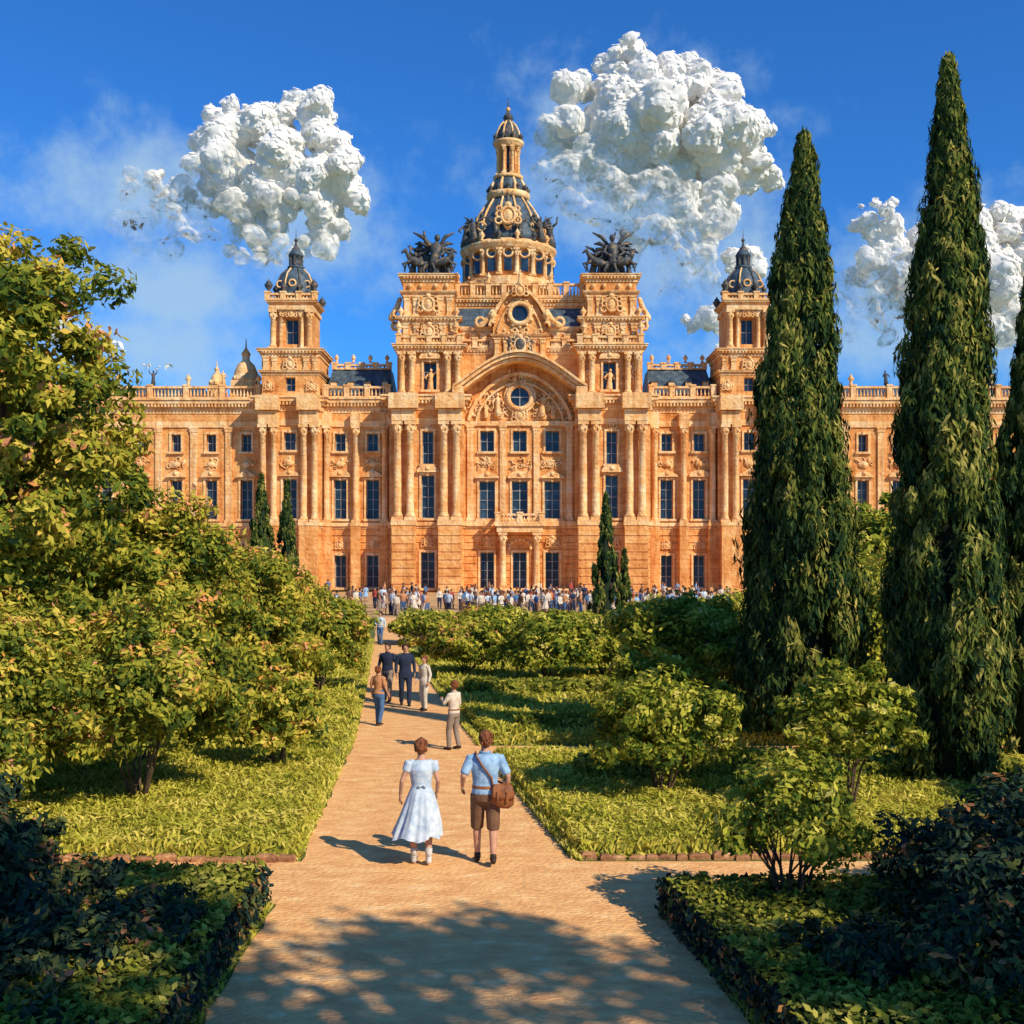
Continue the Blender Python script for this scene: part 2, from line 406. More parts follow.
YW = 22
for sg in (-1, 1):
    def X(a, b): return (a, b) if sg > 0 else (-b, -a)
    a, b = X(131, 200)
    body(a, b, YW, 120, [sg*150, sg*183])
    strings(a, b, YW, 120)
    for x in (137, 166.5, 196):
        pilaster(cols, sg*x, YW, 70.1, 168, 6)
        column(cols, sg*(x), YW-5.5, 70.1, 168, 2.9, 10)
        corn.box(sg*x-5, sg*x+5, YW-8.5, YW, 168.03, 181.5, S2)
        cols.box(sg*x-4.6, sg*x+4.6, YW-9.8, YW-.2, 0, 66.4, S1)
        cols.box(sg*x-4.9, sg*x+4.9, YW-10.2, YW-.1, 66.6, 70.08, S2)
    balustrade(bal, a+3, b-3, YW-2, 197, 12, 22)
    roof.add([(a, YW+4, 200), (b, YW+4, 200), (b-4, YW+34, 232), (a+4, YW+34, 232), (a, 110, 200), (b, 110, 200), (b-4, 80, 232), (a+4, 80, 232)],
             [(0,1,2,3), (3,2,6,7), (1,5,6,2), (0,3,7,4), (4,7,6,5)], SL)
    balustrade(bal, a+6, b-6, YW+34, 232, 6, 15)
    for x in np.linspace(a+8, b-8, 4):
        urn(bal, x, YW+34, 239.5, 9, S2)
        roof.box(x-3, x+3, YW+12, YW+26, 208, 216, S2)
        roof.add([(x-4, YW+11, 216), (x+4, YW+11, 216), (x, YW+11, 221), (x-4, YW+30, 216), (x+4, YW+30, 216), (x, YW+30, 221)], [(0,1,2), (0,2,5,3), (1,4,5,2)], SL)
    a, b = X(264, 640)
    xs = [280+36*i for i in range(10)]
    body(a, b, YW+6, 120, [sg*x for x in xs], w=11)
    strings(a, b, YW+6, 120)
    for x in [298+36*i for i in range(10)]:
        pilaster(cols, sg*x, YW+6, 70.1, 168, 6.5)
        if int(x) % 2 == 0: carve(orn, sg*x, 58, 6, 6, YW+5, 3, int(x))
    balustrade(bal, a+3, b-3, YW+4, 197, 13, 36)
    for i, x in enumerate([267+36*j for j in range(11)]):
        if x < 636:
            if i % 2: statue(stat, sg*x, YW+4, 211.6, 15, S2 if i % 3 else BZ)
            else: urn(stat, sg*x, YW+4, 211.6, 11, S2)
    a, b = X(330, 620)
    roof.add([(a, YW+16, 197.2), (b, YW+16, 197.2), (b-6, YW+50, 216), (a+6, YW+50, 216), (a, 118, 197.2), (b, 118, 197.2)], [(0,1,2,3), (3,2,5,4), (0,3,4), (1,5,2)], SL)
    for cx, rr, zz in ((287, 13, 213), (316, 7, 208)):
        bal.box(sg*cx-rr, sg*cx+rr, YW+20, YW+20+2*rr, 197, zz+6, S2)
        bal.lathe(sg*cx, YW+20+rr, [(rr*1.1, zz+6), (rr*1.15, zz+8), (rr, zz+9), (rr*.95, zz+9+rr*.5), (rr*.7, zz+9+rr*1.1), (rr*.3, zz+9+rr*1.5), (rr*.3, zz+9+rr*1.9), (rr*.4, zz+9+rr*2.), (rr*.08, zz+9+rr*2.5), (.3, zz+9+rr*3.3)], 14, S2)
        for q in range(8):
            aa = 2*pi*q/8
            bal.sph((sg*cx+rr*1.05*math.cos(aa), YW+20+rr+rr*1.05*math.sin(aa), zz+9), (1.4, 1.4, 2.6), S2, 6, 4)

    # ---- tower pavilion
    a, b = X(200.5, 263.5); tc = sg*232; YT = 10
    body(a, b, YT, 118, [tc], w=13)
    strings(a, b, YT, 118)
    for x in (206, 217, 247, 258):
        column(cols, sg*x, YT-5.5, 70.1, 168, 3.3, 10)
    for x0 in (205, 246):
        u, v = X(x0-3, x0+16)
        cols.box(u, v, YT-10.4, YT-.2, 0, 66.45, S1); cols.box(u-.5, v+.5, YT-10.9, YT-.1, 66.6, 70.08, S2)
        corn.box(u, v, YT-10, YT-.3, 168.04, 181.6, S2); corn.box(u-2, v+2, YT-14, YT-3, 182.1, 196.9, S2)
    wall(walls, tc-29, tc+29, 197.02, 243, YT+3, [(tc-5, tc+5, 203, 217)])
    side_quads(walls, tc-29, tc+29, YT+3, YT+61, 197.02, 243)
    cornice(corn, tc-29, tc+29, YT+3, YT+61, 219, 5, 3.5, False)
    cornice(corn, tc-29, tc+29, YT+3, YT+61, 238, 8, 5)
    for x in (-25, -16, 16, 25): pilaster(cols, tc+x, YT+3, 224.1, 238, 4.5)
    cartouche(orn, tc, 230, 4.5, YT+1.5, 2)
    for x in (-22, 22): cartouche(orn, tc+x, 208, 3.5, YT+1.5, 2)
    yc = YT+32
    wall(walls, tc-21, tc+21, 246.1, 294, yc-21, [(tc-6.5, tc+6.5, 252, 278)], depth=7)
    side_quads(walls, tc-21, tc+21, yc-21, yc+21, 246.1, 294)
    for x in (-18.5, 18.5): column(cols, tc+x, yc-24.5, 246.1, 286, 3.0, 10)
    for x in (-10.5, 10.5): column(cols, tc+x, yc-23.5, 246.1, 286, 2.0, 8)
    corn.box(tc-22.5, tc+22.5, yc-28, yc+24, 286.02, 290, S2)
    cornice(corn, tc-21, tc+21, yc-24, yc+21, 290.1, 6, 5, False)
    for q in range(10):
        t0 = pi*q/10
        orn.sph((tc+9*math.cos(t0+.15), yc-24, 279+7*math.sin(t0+.15)), (1.8, 2.5, 1.8), S2, 6, 4)
    cartouche(orn, tc, 283, 3.4, yc-25, 3)
    balustrade(bal, tc-24, tc+24, yc-25, 296.1, 7, 16)
    for dx in (-23, 23):
        for dy in (-24, 23): urn(stat, tc+dx, yc+dy, 303 if dy < 0 else 296, 15, BZ)
    for dx in (-8, 8): urn(stat, tc+dx, yc-25, 304.8, 9, BZ)
    dome.lathe(tc, yc, [(20, 296.2), (20.5, 303), (21.5, 306), (20, 310), (19, 318), (15, 327), (9, 333), (7.5, 335)], 16, SL)
    for q in range(8):
        aa = 2*pi*(q+.5)/8
        pts = [(20.9, 303), (21.9, 306), (20.5, 310), (19.4, 318), (15.4, 327), (9.3, 333)]
        dome.tube([(tc+r*math.cos(aa), yc+r*math.sin(aa), z) for r, z in pts], [.9]*6, S2 if q % 2 else BZ, 6)
        urn(dome, tc+21*math.cos(aa), yc+21*math.sin(aa), 305, 11, BZ)
    for q in (-1, 0, 1):
        aa = -pi/2+q*pi/4
        dome.torus((tc+19.5*math.cos(aa), yc+19.5*math.sin(aa), 315), 3.4, 1.0, S2, 12, 6)
    dome.lathe(tc, yc, [(9, 334), (9, 336), (6, 337), (5.5, 346), (8, 347), (8, 348.5), (5, 353), (1.5, 357), (.9, 360)], 12, SL)
    for q in range(8):
        aa = 2*pi*q/8
        dome.box(tc+6.2*math.cos(aa)-1, tc+6.2*math.cos(aa)+1, yc+6.2*math.sin(aa)-1, yc+6.2*math.sin(aa)+1, 337, 346.5, BZ)
    dome.lathe(tc, yc, [(5.8, 348.6), (5.4, 352), (3.4, 356), (1.4, 358), (.7, 363)], 12, BZ)
    dome.sph((tc, yc, 364), 2.0, BZ, 8, 6); dome.lathe(tc, yc, [(.5, 365), (.15, 376)], 6, BZ)

    # ---- central pavilion flank
    a, b = X(56, 130.5); pc = sg*92
    low = [(pc-7, pc+7, 4, 40)]
    up = [(pc-6.5, pc+6.5, 74, 117), (pc-5.5, pc+5.5, 128, 161)]
    wall(walls, a, b, 0, 196, 0, low+up)
    side_quads(walls, a, b, 0, 120, 0, 196)
    rustic(walls, a, b, 0, 64, 0, low)
    surround(orn, *low[0], 0); surround(orn, *up[0], 0, 'seg'); surround(orn, *up[1], 0)
    cartouche(orn, pc, 50, 4, -1.3, 1); carve(orn, pc, 166, 16, 5, 0, 8, 77)
    strings(a, b, 0, 120)
    for x0 in (63, 109):
        u, v = X(x0-5.5, x0+18)
        cols.box(u, v, -13.5, -.3, 0, 66.45, S1); cols.box(u-.6, v+.6, -14.2, -.2, 66.6, 72, S2)
        for zz in range(8): cols.box(u+.3, v-.3, -14.3, -13.4, zz*8+.6, zz*8+7.4, S1)
        corn.box(u, v, -13, -.4, 170.04, 181.7, S2); corn.box(u-2.5, v+2.5, -18, -4, 182.1, 196.94, S2)
        for x in (x0, x0+12.5): column(cols, sg*x, -7.2, 72.02, 170, 3.8, 12)
    ac = sg*90
    u, v = X(58, 123)
    wall(walls, u, v, 197.02, 242, 4, [(ac-6.5, ac+6.5, 203, 231)], depth=7)
    side_quads(walls, u, v, 4, 80, 197.02, 242)
    surround(orn, ac-6.5, ac+6.5, 203, 231, 4, 'seg')
    statue(stat, ac, 6.5, 203.2, 22, S2)
    for x in (-28, -18, 18, 28):
        column(cols, ac+x, -.5, 197.1, 240, 2.9, 10)
    cornice(corn, u, v, 0, 80, 240.02, 8, 5)
    for x in (-23, 23): carve(orn, ac+x, 218, 5, 26, 3.5, 6, int(x+ac))
    balustrade(bal, u+2, v-2, -1, 248.1, 8, 15)
    u, v = X(63, 119)
    walls.box(u, v, 8, 70, 242.05, 275, S1)
    cornice(corn, u, v, 8, 70, 270, 7, 5)
    for x in (67, 78, 104, 115): pilaster(cols, sg*x, 8, 248.2, 270, 5)
    cartouche(orn, sg*91, 262, 5.5, 6.5, 4); carve(orn, sg*91, 262, 24, 12, 7, 12, 41)
    u, v = X(67, 118)
    walls.box(u, v, 12, 62, 277.05, 318, S1)
    cornice(corn, u, v, 12, 62, 299, 5, 3.5, False)
    cornice(corn, u, v, 12, 62, 313, 8, 5)
    for x in (71, 80, 105, 114): pilaster(cols, sg*x, 12, 277.2, 299, 5)
    cartouche(orn, sg*92.5, 290, 6.5, 9.5, 4); carve(orn, sg*92.5, 288, 26, 16, 11.5, 22, 43)
    for x in (74, 85, 100, 111): orn.sph((sg*x, 10.4, 309), (2.2, 1.6, 2.6), S2, 8, 5)
    for q in range(3):
        orn.torus((sg*(124+q*1.2), 20, 282-q*6), 5-q*.8, 1.8, S2, 12, 6)
    orn.tube([(sg*122, 22, 299), (sg*125, 22, 290), (sg*131, 22, 280), (sg*132, 22, 277)], [2.4, 2.8, 3, 2], S2, 6)
    # bronze sculpture groups
    for k, (dx, hh, w) in enumerate(((-18, 25, 0), (-8, 32, 1), (4, 42, 1), (14, 28, 0), (20, 20, 0))):
        statue(stat, sg*92.5+dx, 30+(k % 2)*9, 321, hh*1.12, BZ, bool(w))
    horse(stat, sg*92.5-12, 24, 321, 27, -1); horse(stat, sg*92.5+12, 24, 321, 27, 1); horse(stat, sg*92.5+4, 40, 323, 33, sg)
    stat.box(sg*92.5-20, sg*92.5+20, 16, 56, 321.02, 323, BZ)
    for x in (64, 121): urn(stat, sg*x, -1, 258, 13, S2)
    for x in (64, 120): urn(stat, sg*x, 10, 277, 11, S2)

# ---- centre bay
YM = 14
wops = []; low = []
for x in (-33, 0, 33):
    low.append((x-7, x+7, 3, 40))
    wops.append((x-8, x+8, 74, 112)); wops.append((x-7, x+7, 142, 163))
wall(walls, -56, 56, 0, 172, YM, low+wops, depth=6)
rustic(walls, -56, 56, 0, 64, YM, low)
for o in low: surround(orn, *o, YM)
for i, o in enumerate(wops): surround(orn, *o, YM, ('seg' if i == 2 else 'tri') if o[2] == 74 else None)
for x in (-33, 0, 33): carve(orn, x, 131, 20, 10, YM, 16, int(x)+3)
for x in (-33, 33): cartouche(orn, x, 50, 4, YM-1.3, 1)
for x in (-50, -17, 17, 50): pilaster(cols, x, YM, 72.1, 168, 6)
corn.box(-56, 56, YM-2, YM+10, 64.1, 66.5, S2); corn.box(-56, 56, YM-4, YM+10, 66.52, 71.8, S2)
corn.box(-56, 56, YM-2.2, YM+10, 168.1, 172.5, S2)
for x in (-17, 17):
    column(cols, x, -2, 3, 60, 3.2, 12)
    column(cols, x*1.0, YM-3.6, 3, 60, 2.6, 10)
corn.box(-23, 23, -7, YM-.2, 60.02, 66, S2); corn.box(-25, 25, -9, YM-.3, 66.02, 68.4, S2)
balustrade(bal, -22, 22, -6, 68.5, 10, 22)
for sg in (-1, 1): bal.box(sg*22-1.5, sg*22+1.5, -3, YM-4, 76, 78.6, S2)
for q in range(9):
    aa = pi*q/8
    orn.sph((11*math.cos(aa), YM-1.5, 44+9*math.sin(aa)), (2, 2, 2), S2, 6, 4)
def arc(x, base=203, rise=33, half=60): return base+rise*max(0.0, math.cos(pi/2*min(1, abs(x)/half)))**1.15
n = 40
for i in range(n):
    x0 = -57+114*i/n; x1 = -57+114*(i+1)/n
    z0, z1 = arc(x0), arc(x1)
    walls.add([(x0, YM+2, 172), (x1, YM+2, 172), (x1, YM+2, z1), (x0, YM+2, z0)], [(0,1,2,3)], S1)
    walls.add([(x0, YM+2, z0), (x1, YM+2, z1), (x1, 70, z1), (x0, 70, z0)], [(0,1,2,3)], SL)
def sweep(mb, half, base, rise, ya, yb, th, m=S2, n=44, p=1.15):
    vs = []; fs = []
    for i in range(n+1):
        x = -half+2*half*i/n
        z = base+rise*max(0.0, math.cos(pi/2*abs(x)/half))**p
        e = 0.5
        zl = base+rise*max(0.0, math.cos(pi/2*min(1, abs(x-e)/half)))**p; zr = base+rise*max(0.0, math.cos(pi/2*min(1, abs(x+e)/half)))**p
        t = Vector((2*e, zr-zl)).normalized(); nx, nz = -t.y, t.x
        vs += [(x, ya, z), (x+nx*th, ya, z+nz*th), (x+nx*th, yb, z+nz*th), (x, yb, z)]
    for i in range(n):
        for j in range(4):
            a = i*4+j; b = i*4+(j+1) % 4
            fs.append((a, a+4, b+4, b))
    fs.append((0, 1, 2, 3)); k = n*4; fs.append((k+3, k+2, k+1, k))
    mb.add(vs, fs, m)
sweep(corn, 63, 197.5, 33, -6, YM+3, 3)
sweep(corn, 65, 200.6, 33.5, -10, YM+4, 3.2)
sweep(corn, 66, 204, 34, -13, YM+6, 2.2)
sweep(corn, 50, 172.6, 46, YM-3, YM+3, 3.2, p=0.62)
sweep(corn, 43, 172.6, 38, YM-1.6, YM+3, 1.8, p=0.6)
for sg in (-1, 1):
    corn.box(sg*56, sg*67, -12.9, 5, 197.2, 203.9, S2)
orn.torus((0, YM-1, 197), 12, 2.6, S2, 26, 8); orn.torus((0, YM, 197), 15.5, 1.4, S2, 26, 6)
orn.add([(9.8*math.cos(2*pi*i/20), YM+1.2, 197+9.8*math.sin(2*pi*i/20)) for i in range(20)], [tuple(range(20))[::-1]], GL)
orn.box(-.5, .5, YM+.2, YM+.9, 187.5, 206.5, FR); orn.box(-9.6, 9.6, YM+.3, YM+.8, 196.5, 197.5, FR)
for sg in (-1, 1):
    carve(orn, sg*25, 188, 20, 22, YM+1.5, 40, 90+sg)
    carve(orn, sg*47, 184, 12, 20, YM+1.5, 14, 95+sg)
    statue(orn, sg*22, YM-1, 178, 24, S2); statue(orn, sg*34, YM-1, 176, 17, S2)
carve(orn, 0, 218, 26, 9, YM+1, 26, 101); cartouche(orn, 0, 178, 5, YM-1, 7)
cartouche(orn, 0, 246, 6, -8, 11)
statue(stat, -10, -7, 238, 17, BZ, False); statue(stat, 10, -7, 238, 17, BZ, False); stat.sph((0, -8, 246), (5, 3, 7), BZ, 10, 6)
for k in range(10): stat.tube([(0, -8, 246), (10*math.cos(.3+k*.28), -9, 246+9*math.sin(.3+k*.28))], [1.2, .5], BZ, 5)

# upper centre stage
walls.box(-66.9, 66.9, 18, 72, 197, 266, S1)
cornice(corn, -58, 58, 18, 30, 241, 6, 3, True)
cornice(corn, -58, 58, 18, 30, 262, 5, 3, False)
for x in (-60, -48, -37, 37, 48, 60): pilaster(cols, x, 18, 247.2, 262, 5)
for sg in (-1, 1):
    u, v = (24, 66.8) if sg > 0 else (-66.8, -24)
    balustrade(bal, u+4, v-4, 16.5, 247.1, 9, 18)
    roof.add([(u, 16, 268), (v, 16, 268), (v, 34, 292), (u, 34, 292), (u, 34, 268), (v, 34, 268)], [(0,1,2,3), (1,5,2), (0,3,4)], SL)
    roof.box(u, v, 15, 17, 266.9, 269, S2)
walls.box(-66.8, 66.8, 33.5, 120, 266.1, 298, S1)
cornice(corn, -66, 66, 33.5, 122, 294, 8, 5)
balustrade(bal, -64, 64, 31, 302.2, 14, 16)
for x in (-64, -32, 32, 64): urn(stat, x, 31, 318, 10, S2)
for i in range(20):
    x0 = -27+54*i/20; x1 = -27+54*(i+1)/20
    f = lambda x: 268+37*max(0, math.cos(pi/2*abs(x)/27))**.8
    walls.add([(x0, 11, 234), (x1, 11, 234), (x1, 11, f(x1)), (x0, 11, f(x0)), (x0, 36, f(x0)), (x1, 36, f(x1))], [(0,1,2,3), (3,2,5,4)], S1)
side_quads(walls, -27, 27, 11.02, 33, 234, 267.9)
sweep(corn, 29, 267, 37, 6, 35, 3, p=.8); sweep(corn, 22, 262, 33, 9, 12, 1.6, p=.8)
orn.torus((0, 9.5, 281), 10.5, 2.6, S2, 24, 8)
orn.add([(8.6*math.cos(2*pi*i/20), 10.6, 281+8.6*math.sin(2*pi*i/20)) for i in range(20)], [tuple(range(20))[::-1]], GL)
for k in range(12):
    a = 2*pi*k/12
    orn.sph((13.6*math.cos(a), 9.8, 281+13.6*math.sin(a)), (1.9, 1.8, 1.9), S2, 6, 4)
carve(orn, 0, 258, 40, 12, 10.5, 34, 120)
cartouche(orn, 0, 303, 5, 5, 5)
for x in (-23, -14, 14, 23): pilaster(cols, x, 11, 236, 256, 4.5)
cornice(corn, -27, 27, 11, 30, 256, 4, 3, False)
for sg in (-1, 1):
    orn.tube([(sg*27, 10, 284), (sg*31, 10, 276), (sg*38, 10, 270), (sg*42, 10, 269)], [2.5, 3, 3, 2], S2, 6)
    orn.torus((sg*40, 9, 272), 4.5, 1.6, S2, 12, 6)
    urn(stat, sg*27, 8, 270, 15, S2)
statue(stat, 0, 5, 309, 15, S2, False)

# ---- main dome on drum
dx, dy = -12, 92
K = 1.07
def dl(prof, n=24, m=S2, smooth=True, a0=0.0): dome.lathe(dx, dy, [(r*K, z*K) for r, z in prof], n, m, smooth, a0)
dl([(52, 296), (52, 303), (50, 304), (50, 306)], 16, S2, False)
dl([(42, 300), (42, 334), (43, 334.5)], 32, S1)
for q in range(16):
    a = 2*pi*(q+.5)/16
    cx, cy = dx+43.5*K*math.cos(a), dy+43.5*K*math.sin(a)
    column(dome, cx, cy, 308*K, 334*K, 2.5, 8)
    a = 2*pi*q/16
    cx, cy = dx+42.4*K*math.cos(a), dy+42.4*K*math.sin(a)
    dome.box(cx-4, cx+4, cy-1.5, cy+1.5, 312*K, 330*K, GL)
    dome.torus((cx, cy-1.5, 330*K), 5, 1.3, S2, 12, 5)
dl([(46, 334.2), (46, 336), (48, 338), (49, 341), (46, 342), (44, 344)], 32, S2)
for q in range(16):
    a = 2*pi*(q+.5)/16
    urn(dome, dx+46*K*math.cos(a), dy+46*K*math.sin(a), 342*K, 11, BZ if q % 2 else S2)
DP = [(38, 344), (38.5, 350), (37, 357), (34, 366), (29.5, 376), (24, 385), (19, 392), (17, 396)]
dl(DP, 32, SL)
for q in range(12):
    a = 2*pi*(q+.5)/12
    dome.tube([(dx+(r+.8)*K*math.cos(a), dy+(r+.8)*K*math.sin(a), z*K) for r, z in DP], [1.7, 1.7, 1.6, 1.5, 1.4, 1.3, 1.2, 1.2], S2, 6)
for q in range(8):
    a = 2*pi*(q+.5)/8+pi/8
    cx, cy = dx+37*K*math.cos(a), dy+37*K*math.sin(a)
    dome.sph((cx, cy, 359*K), (4.5, 4.5, 7), S2, 10, 6)
    dome.torus((cx, cy+4*math.sin(a), 359*K), 4.4, 1.3, S2, 14, 6)
    dome.sph((cx+.8*math.cos(a), cy+4.2*math.sin(a), 359*K), (2.9, 1.5, 3.6), GL, 10, 6)
    urn(dome, cx, cy, 366*K, 9, BZ)
for sgn in (-1, 1):
    statue(dome, dx+sgn*43*K, dy-12, 343*K, 32, BZ); statue(dome, dx+sgn*33*K, dy-34, 343*K, 26, BZ, True)
cartouche(dome, dx, 366*K, 8, dy-46, 1)
statue(dome, dx-12, dy-45, 345*K, 22, BZ); statue(dome, dx+12, dy-45, 345*K, 22, BZ); statue(dome, dx, dy-43, 373*K, 18, BZ)
dl([(21, 393), (22, 396), (22, 399), (18, 400)], 20, S2)
for q in range(12):
    a = 2*pi*q/12
    urn(dome, dx+20*K*math.cos(a), dy+20*K*math.sin(a), 399*K, 9, BZ)
dl([(17, 400), (17.5, 404), (15, 412), (13.5, 414)], 20, SL)
for q in range(8):
    a = 2*pi*(q+.5)/8
    dome.tube([(dx+18.5*K*math.cos(a), dy+18.5*K*math.sin(a), 400*K), (dx+18*K*math.cos(a), dy+18*K*math.sin(a), 406*K), (dx+13.5*K*math.cos(a), dy+13.5*K*math.sin(a), 414*K)], [2, 2, 1.2], S2, 6)
dl([(15, 414), (15.5, 417), (12, 418)], 16, S2)
dl([(8, 418), (8, 446)], 12, GL)
for q in range(8):
    a = 2*pi*(q+.5)/8
    column(dome, dx+11*K*math.cos(a), dy+11*K*math.sin(a), 418*K, 446*K, 1.8, 8)
    dome.box(dx+9*K*math.cos(a)-2, dx+9*K*math.cos(a)+2, dy+9*K*math.sin(a)-2, dy+9*K*math.sin(a)+2, 418*K, 446*K, S1)
dl([(13, 446), (13.5, 448), (15.5, 450), (16, 452), (13, 453)], 16, S2)
for q in range(8):
    a = 2*pi*(q+.5)/8
    urn(dome, dx+14*K*math.cos(a), dy+14*K*math.sin(a), 452*K, 9, BZ)
dl([(12, 453), (12.5, 456), (11.5, 462), (8, 469), (4, 473), (4, 476), (5.5, 477), (3.5, 481), (1.2, 484)], 16, BZ)
for q in range(8):
    a = 2*pi*(q+.5)/8
    dome.tube([(dx+r*K*math.cos(a), dy+r*K*math.sin(a), z*K) for r, z in ((12.6, 456), (11.6, 462), (8.2, 469), (4.5, 473))], [1.1]*4, S2, 5)
dome.sph((dx, dy, 486*K), 2.6, S2, 10, 6)
dl([(.9, 486), (.3, 498)], 6, BZ)

for k in range(4):
    steps.box(-60+4*k, 60-4*k, -30+5*k, YM-.5, k*.95+.01, (k+1)*.95, S2)
for nme, mb in (('walls', walls), ('columns', cols), ('ornament', orn), ('cornices', corn), ('balustrades', bal), ('slate_roofs', roof), ('roof_statues', stat), ('dome_and_cupolas', dome), ('entrance_steps', steps)):
    mb.build(nme, PM, UN, parent=PAL)

# ------------------------------------------------------------------ ground
GRASS = mat('grass_ground', (0.16, 0.18, 0.035), (0.08, 0.11, 0.025), scale=1.2, bump=0.8, bscale=14, bdist=0.05, c3=(0.26, 0.25, 0.055))
SAND = mat('sandy_path', (0.93, 0.52, 0.20), (0.78, 0.38, 0.14), scale=2.2, bump=0.8, bscale=13, bdist=0.04, c3=(0.96, 0.64, 0.31), stretch=(1, 1.8, 1))
PLAZA = mat('plaza_gravel', (0.62, 0.38, 0.17), (0.45, 0.26, 0.11), scale=.5, bump=0.3, bscale=8)
BRICK = mat('brick_edging', (0.44, 0.22, 0.10), (0.24, 0.11, 0.05), scale=5, bump=0.8, bscale=20, c3=(0.64, 0.38, 0.18))

def sheet(name, pts, z, m, parent=None):
    me = bpy.data.meshes.new(name); me.from_pydata([(x, y, z) for x, y in pts], [], [tuple(range(len(pts)))]); me.materials.append(m)
    ob = bpy.data.objects.new(name, me); COL.objects.link(ob)
    if parent: ob.parent = parent
    return ob
sheet('ground', [(-2500, -500), (2500, -500), (2500, 4000), (-2500, 4000)], 0, GRASS)
sheet('plaza', [(-90, 78), (90, 78), (90, 141), (-90, 141)], 0.004, PLAZA)
PL = [(-2.6, -6), (-2.65, 6), (-2.75, 9.7), (-2.87, 14.8), (-3.57, 25), (-4.6, 34.7), (-7.0, 56), (-9.6, 78.2)]
PR = [(2.4, -6), (2.3, 6), (2.1, 9.7), (1.64, 14.1), (0.82, 15.0), (-.5, 22.6), (-1.7, 30), (-4.7, 50), (-7.4, 78.2)]
def rough_edge(pts, rng, amp=.05):
    o = []
    for (x0, y0), (x1, y1) in zip(pts[:-1], pts[1:]):
        n = max(1, int((y1-y0)/.35))
        for i in range(n):
            t = i/n; o.append((x0+(x1-x0)*t+rng.uniform(-amp, amp), y0+(y1-y0)*t))
    return o+[pts[-1]]
rp = random.Random(2)
PLr = rough_edge(PL, rp); PRr = rough_edge(PR, rp)
sheet('garden_path', PLr+PRr[::-1], 0.008, SAND)
sheet('cross_path', [(-30, 13.1), (34, 13.1), (34, 14.95), (-30, 14.95)], 0.004, SAND)
sheet('cross_path', [(-3.4, 22.8), (34, 22.8), (34, 24.2), (-3.4, 24.2)], 0.012, SAND)
sheet('cross_path', [(-4.2, 29.8), (34, 29.8), (34, 31.0), (-4.2, 31.0)], 0.012, SAND)

# ------------------------------------------------------------------ foliage
def leaf_object(name, P, Nn, V, L, W, m, rng, parent=None, up=0.0, spread=0.6, loc=(0, 0, 0)):
    n = len(P)
    nr = Nn + rng.normal(0, spread, (n, 3)); nr /= np.linalg.norm(nr, axis=1)[:, None]+1e-9
    a = rng.normal(0, 1, (n, 3)); a[:, 2] += up*3
    a -= nr*np.sum(a*nr, axis=1)[:, None]; a /= np.linalg.norm(a, axis=1)[:, None]+1e-9
    b = np.cross(nr, a)
    s = rng.uniform(.65, 1.35, (n, 1))
    l = a*L*s/2; w = b*W*s/2
    vs = np.empty((n, 4, 3)); vs[:, 0] = P-l; vs[:, 1] = P+w+l*.15; vs[:, 2] = P+l; vs[:, 3] = P-w+l*.15
    me = bpy.data.meshes.new(name)
    me.vertices.add(4*n); me.vertices.foreach_set('co', vs.reshape(-1).astype(np.float32))
    me.loops.add(4*n); me.loops.foreach_set('vertex_index', np.arange(4*n, dtype=np.int32))
    me.polygons.add(n); me.polygons.foreach_set('loop_start', np.arange(0, 4*n, 4, dtype=np.int32)); me.polygons.foreach_set('loop_total', np.full(n, 4, dtype=np.int32))
    at = me.attributes.new('v', 'FLOAT', 'FACE'); at.data.foreach_set('value', np.clip(V, 0, 1).astype(np.float32))
    me.update(calc_edges=True); me.materials.append(m)
    ob = bpy.data.objects.new(name, me); COL.objects.link(ob); ob.location = loc
    if parent: ob.parent = parent
    return ob

def unit(rng, n):
    d = rng.normal(0, 1, (n, 3)); return d/np.linalg.norm(d, axis=1)[:, None]

def clump_points(rng, C, D, cr, nper):
    k = len(C)
    d2 = unit(rng, k*nper)
    Cc = np.repeat(C, nper, 0); Dd = np.repeat(D, nper, 0); R = np.repeat(cr, nper)[:, None]
    P = Cc+d2*R*rng.uniform(.55, 1.15, (k*nper, 1))*np.array([1, 1, .75])
    Nn = d2*.8+Dd*.35+np.array([0, 0, .25])
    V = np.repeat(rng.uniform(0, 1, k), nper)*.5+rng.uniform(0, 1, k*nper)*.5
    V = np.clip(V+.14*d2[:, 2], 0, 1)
    return P, Nn, V

LM_SHRUB = leafmat('shrub_leaf', [(0, (0.025, 0.065, 0.022)), (.3, (0.12, 0.17, 0.022)), (.6, (0.38, 0.38, 0.04)), (.85, (0.68, 0.58, 0.09)), (1, (0.82, 0.68, 0.20))], .28)
LM_FLOW = leafmat('flowering_shrub_leaf', [(0, (0.025, 0.06, 0.026)), (.3, (0.14, 0.19, 0.025)), (.6, (0.44, 0.40, 0.045)), (.84, (0.74, 0.58, 0.10)), (.91, (0.82, 0.36, 0.09)), (1, (0.78, 0.36, 0.20))], .28)
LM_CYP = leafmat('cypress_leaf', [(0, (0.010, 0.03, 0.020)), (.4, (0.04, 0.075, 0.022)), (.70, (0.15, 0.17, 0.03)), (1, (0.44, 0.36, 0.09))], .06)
LM_HEDGE = leafmat('hedge_leaf', [(0, (0.06, 0.10, 0.018)), (.5, (0.27, 0.28, 0.035)), (1, (0.64, 0.54, 0.11))])
LM_SHADE = leafmat('shade_toned_shrub_leaf', [(0, (0.008, 0.022, 0.030)), (.5, (0.028, 0.055, 0.034)), (.82, (0.13, 0.15, 0.04)), (.9, (0.42, 0.17, 0.06)), (1, (0.32, 0.14, 0.08))], .1)  # leaf colours darkened and blued to carry the foreground shade
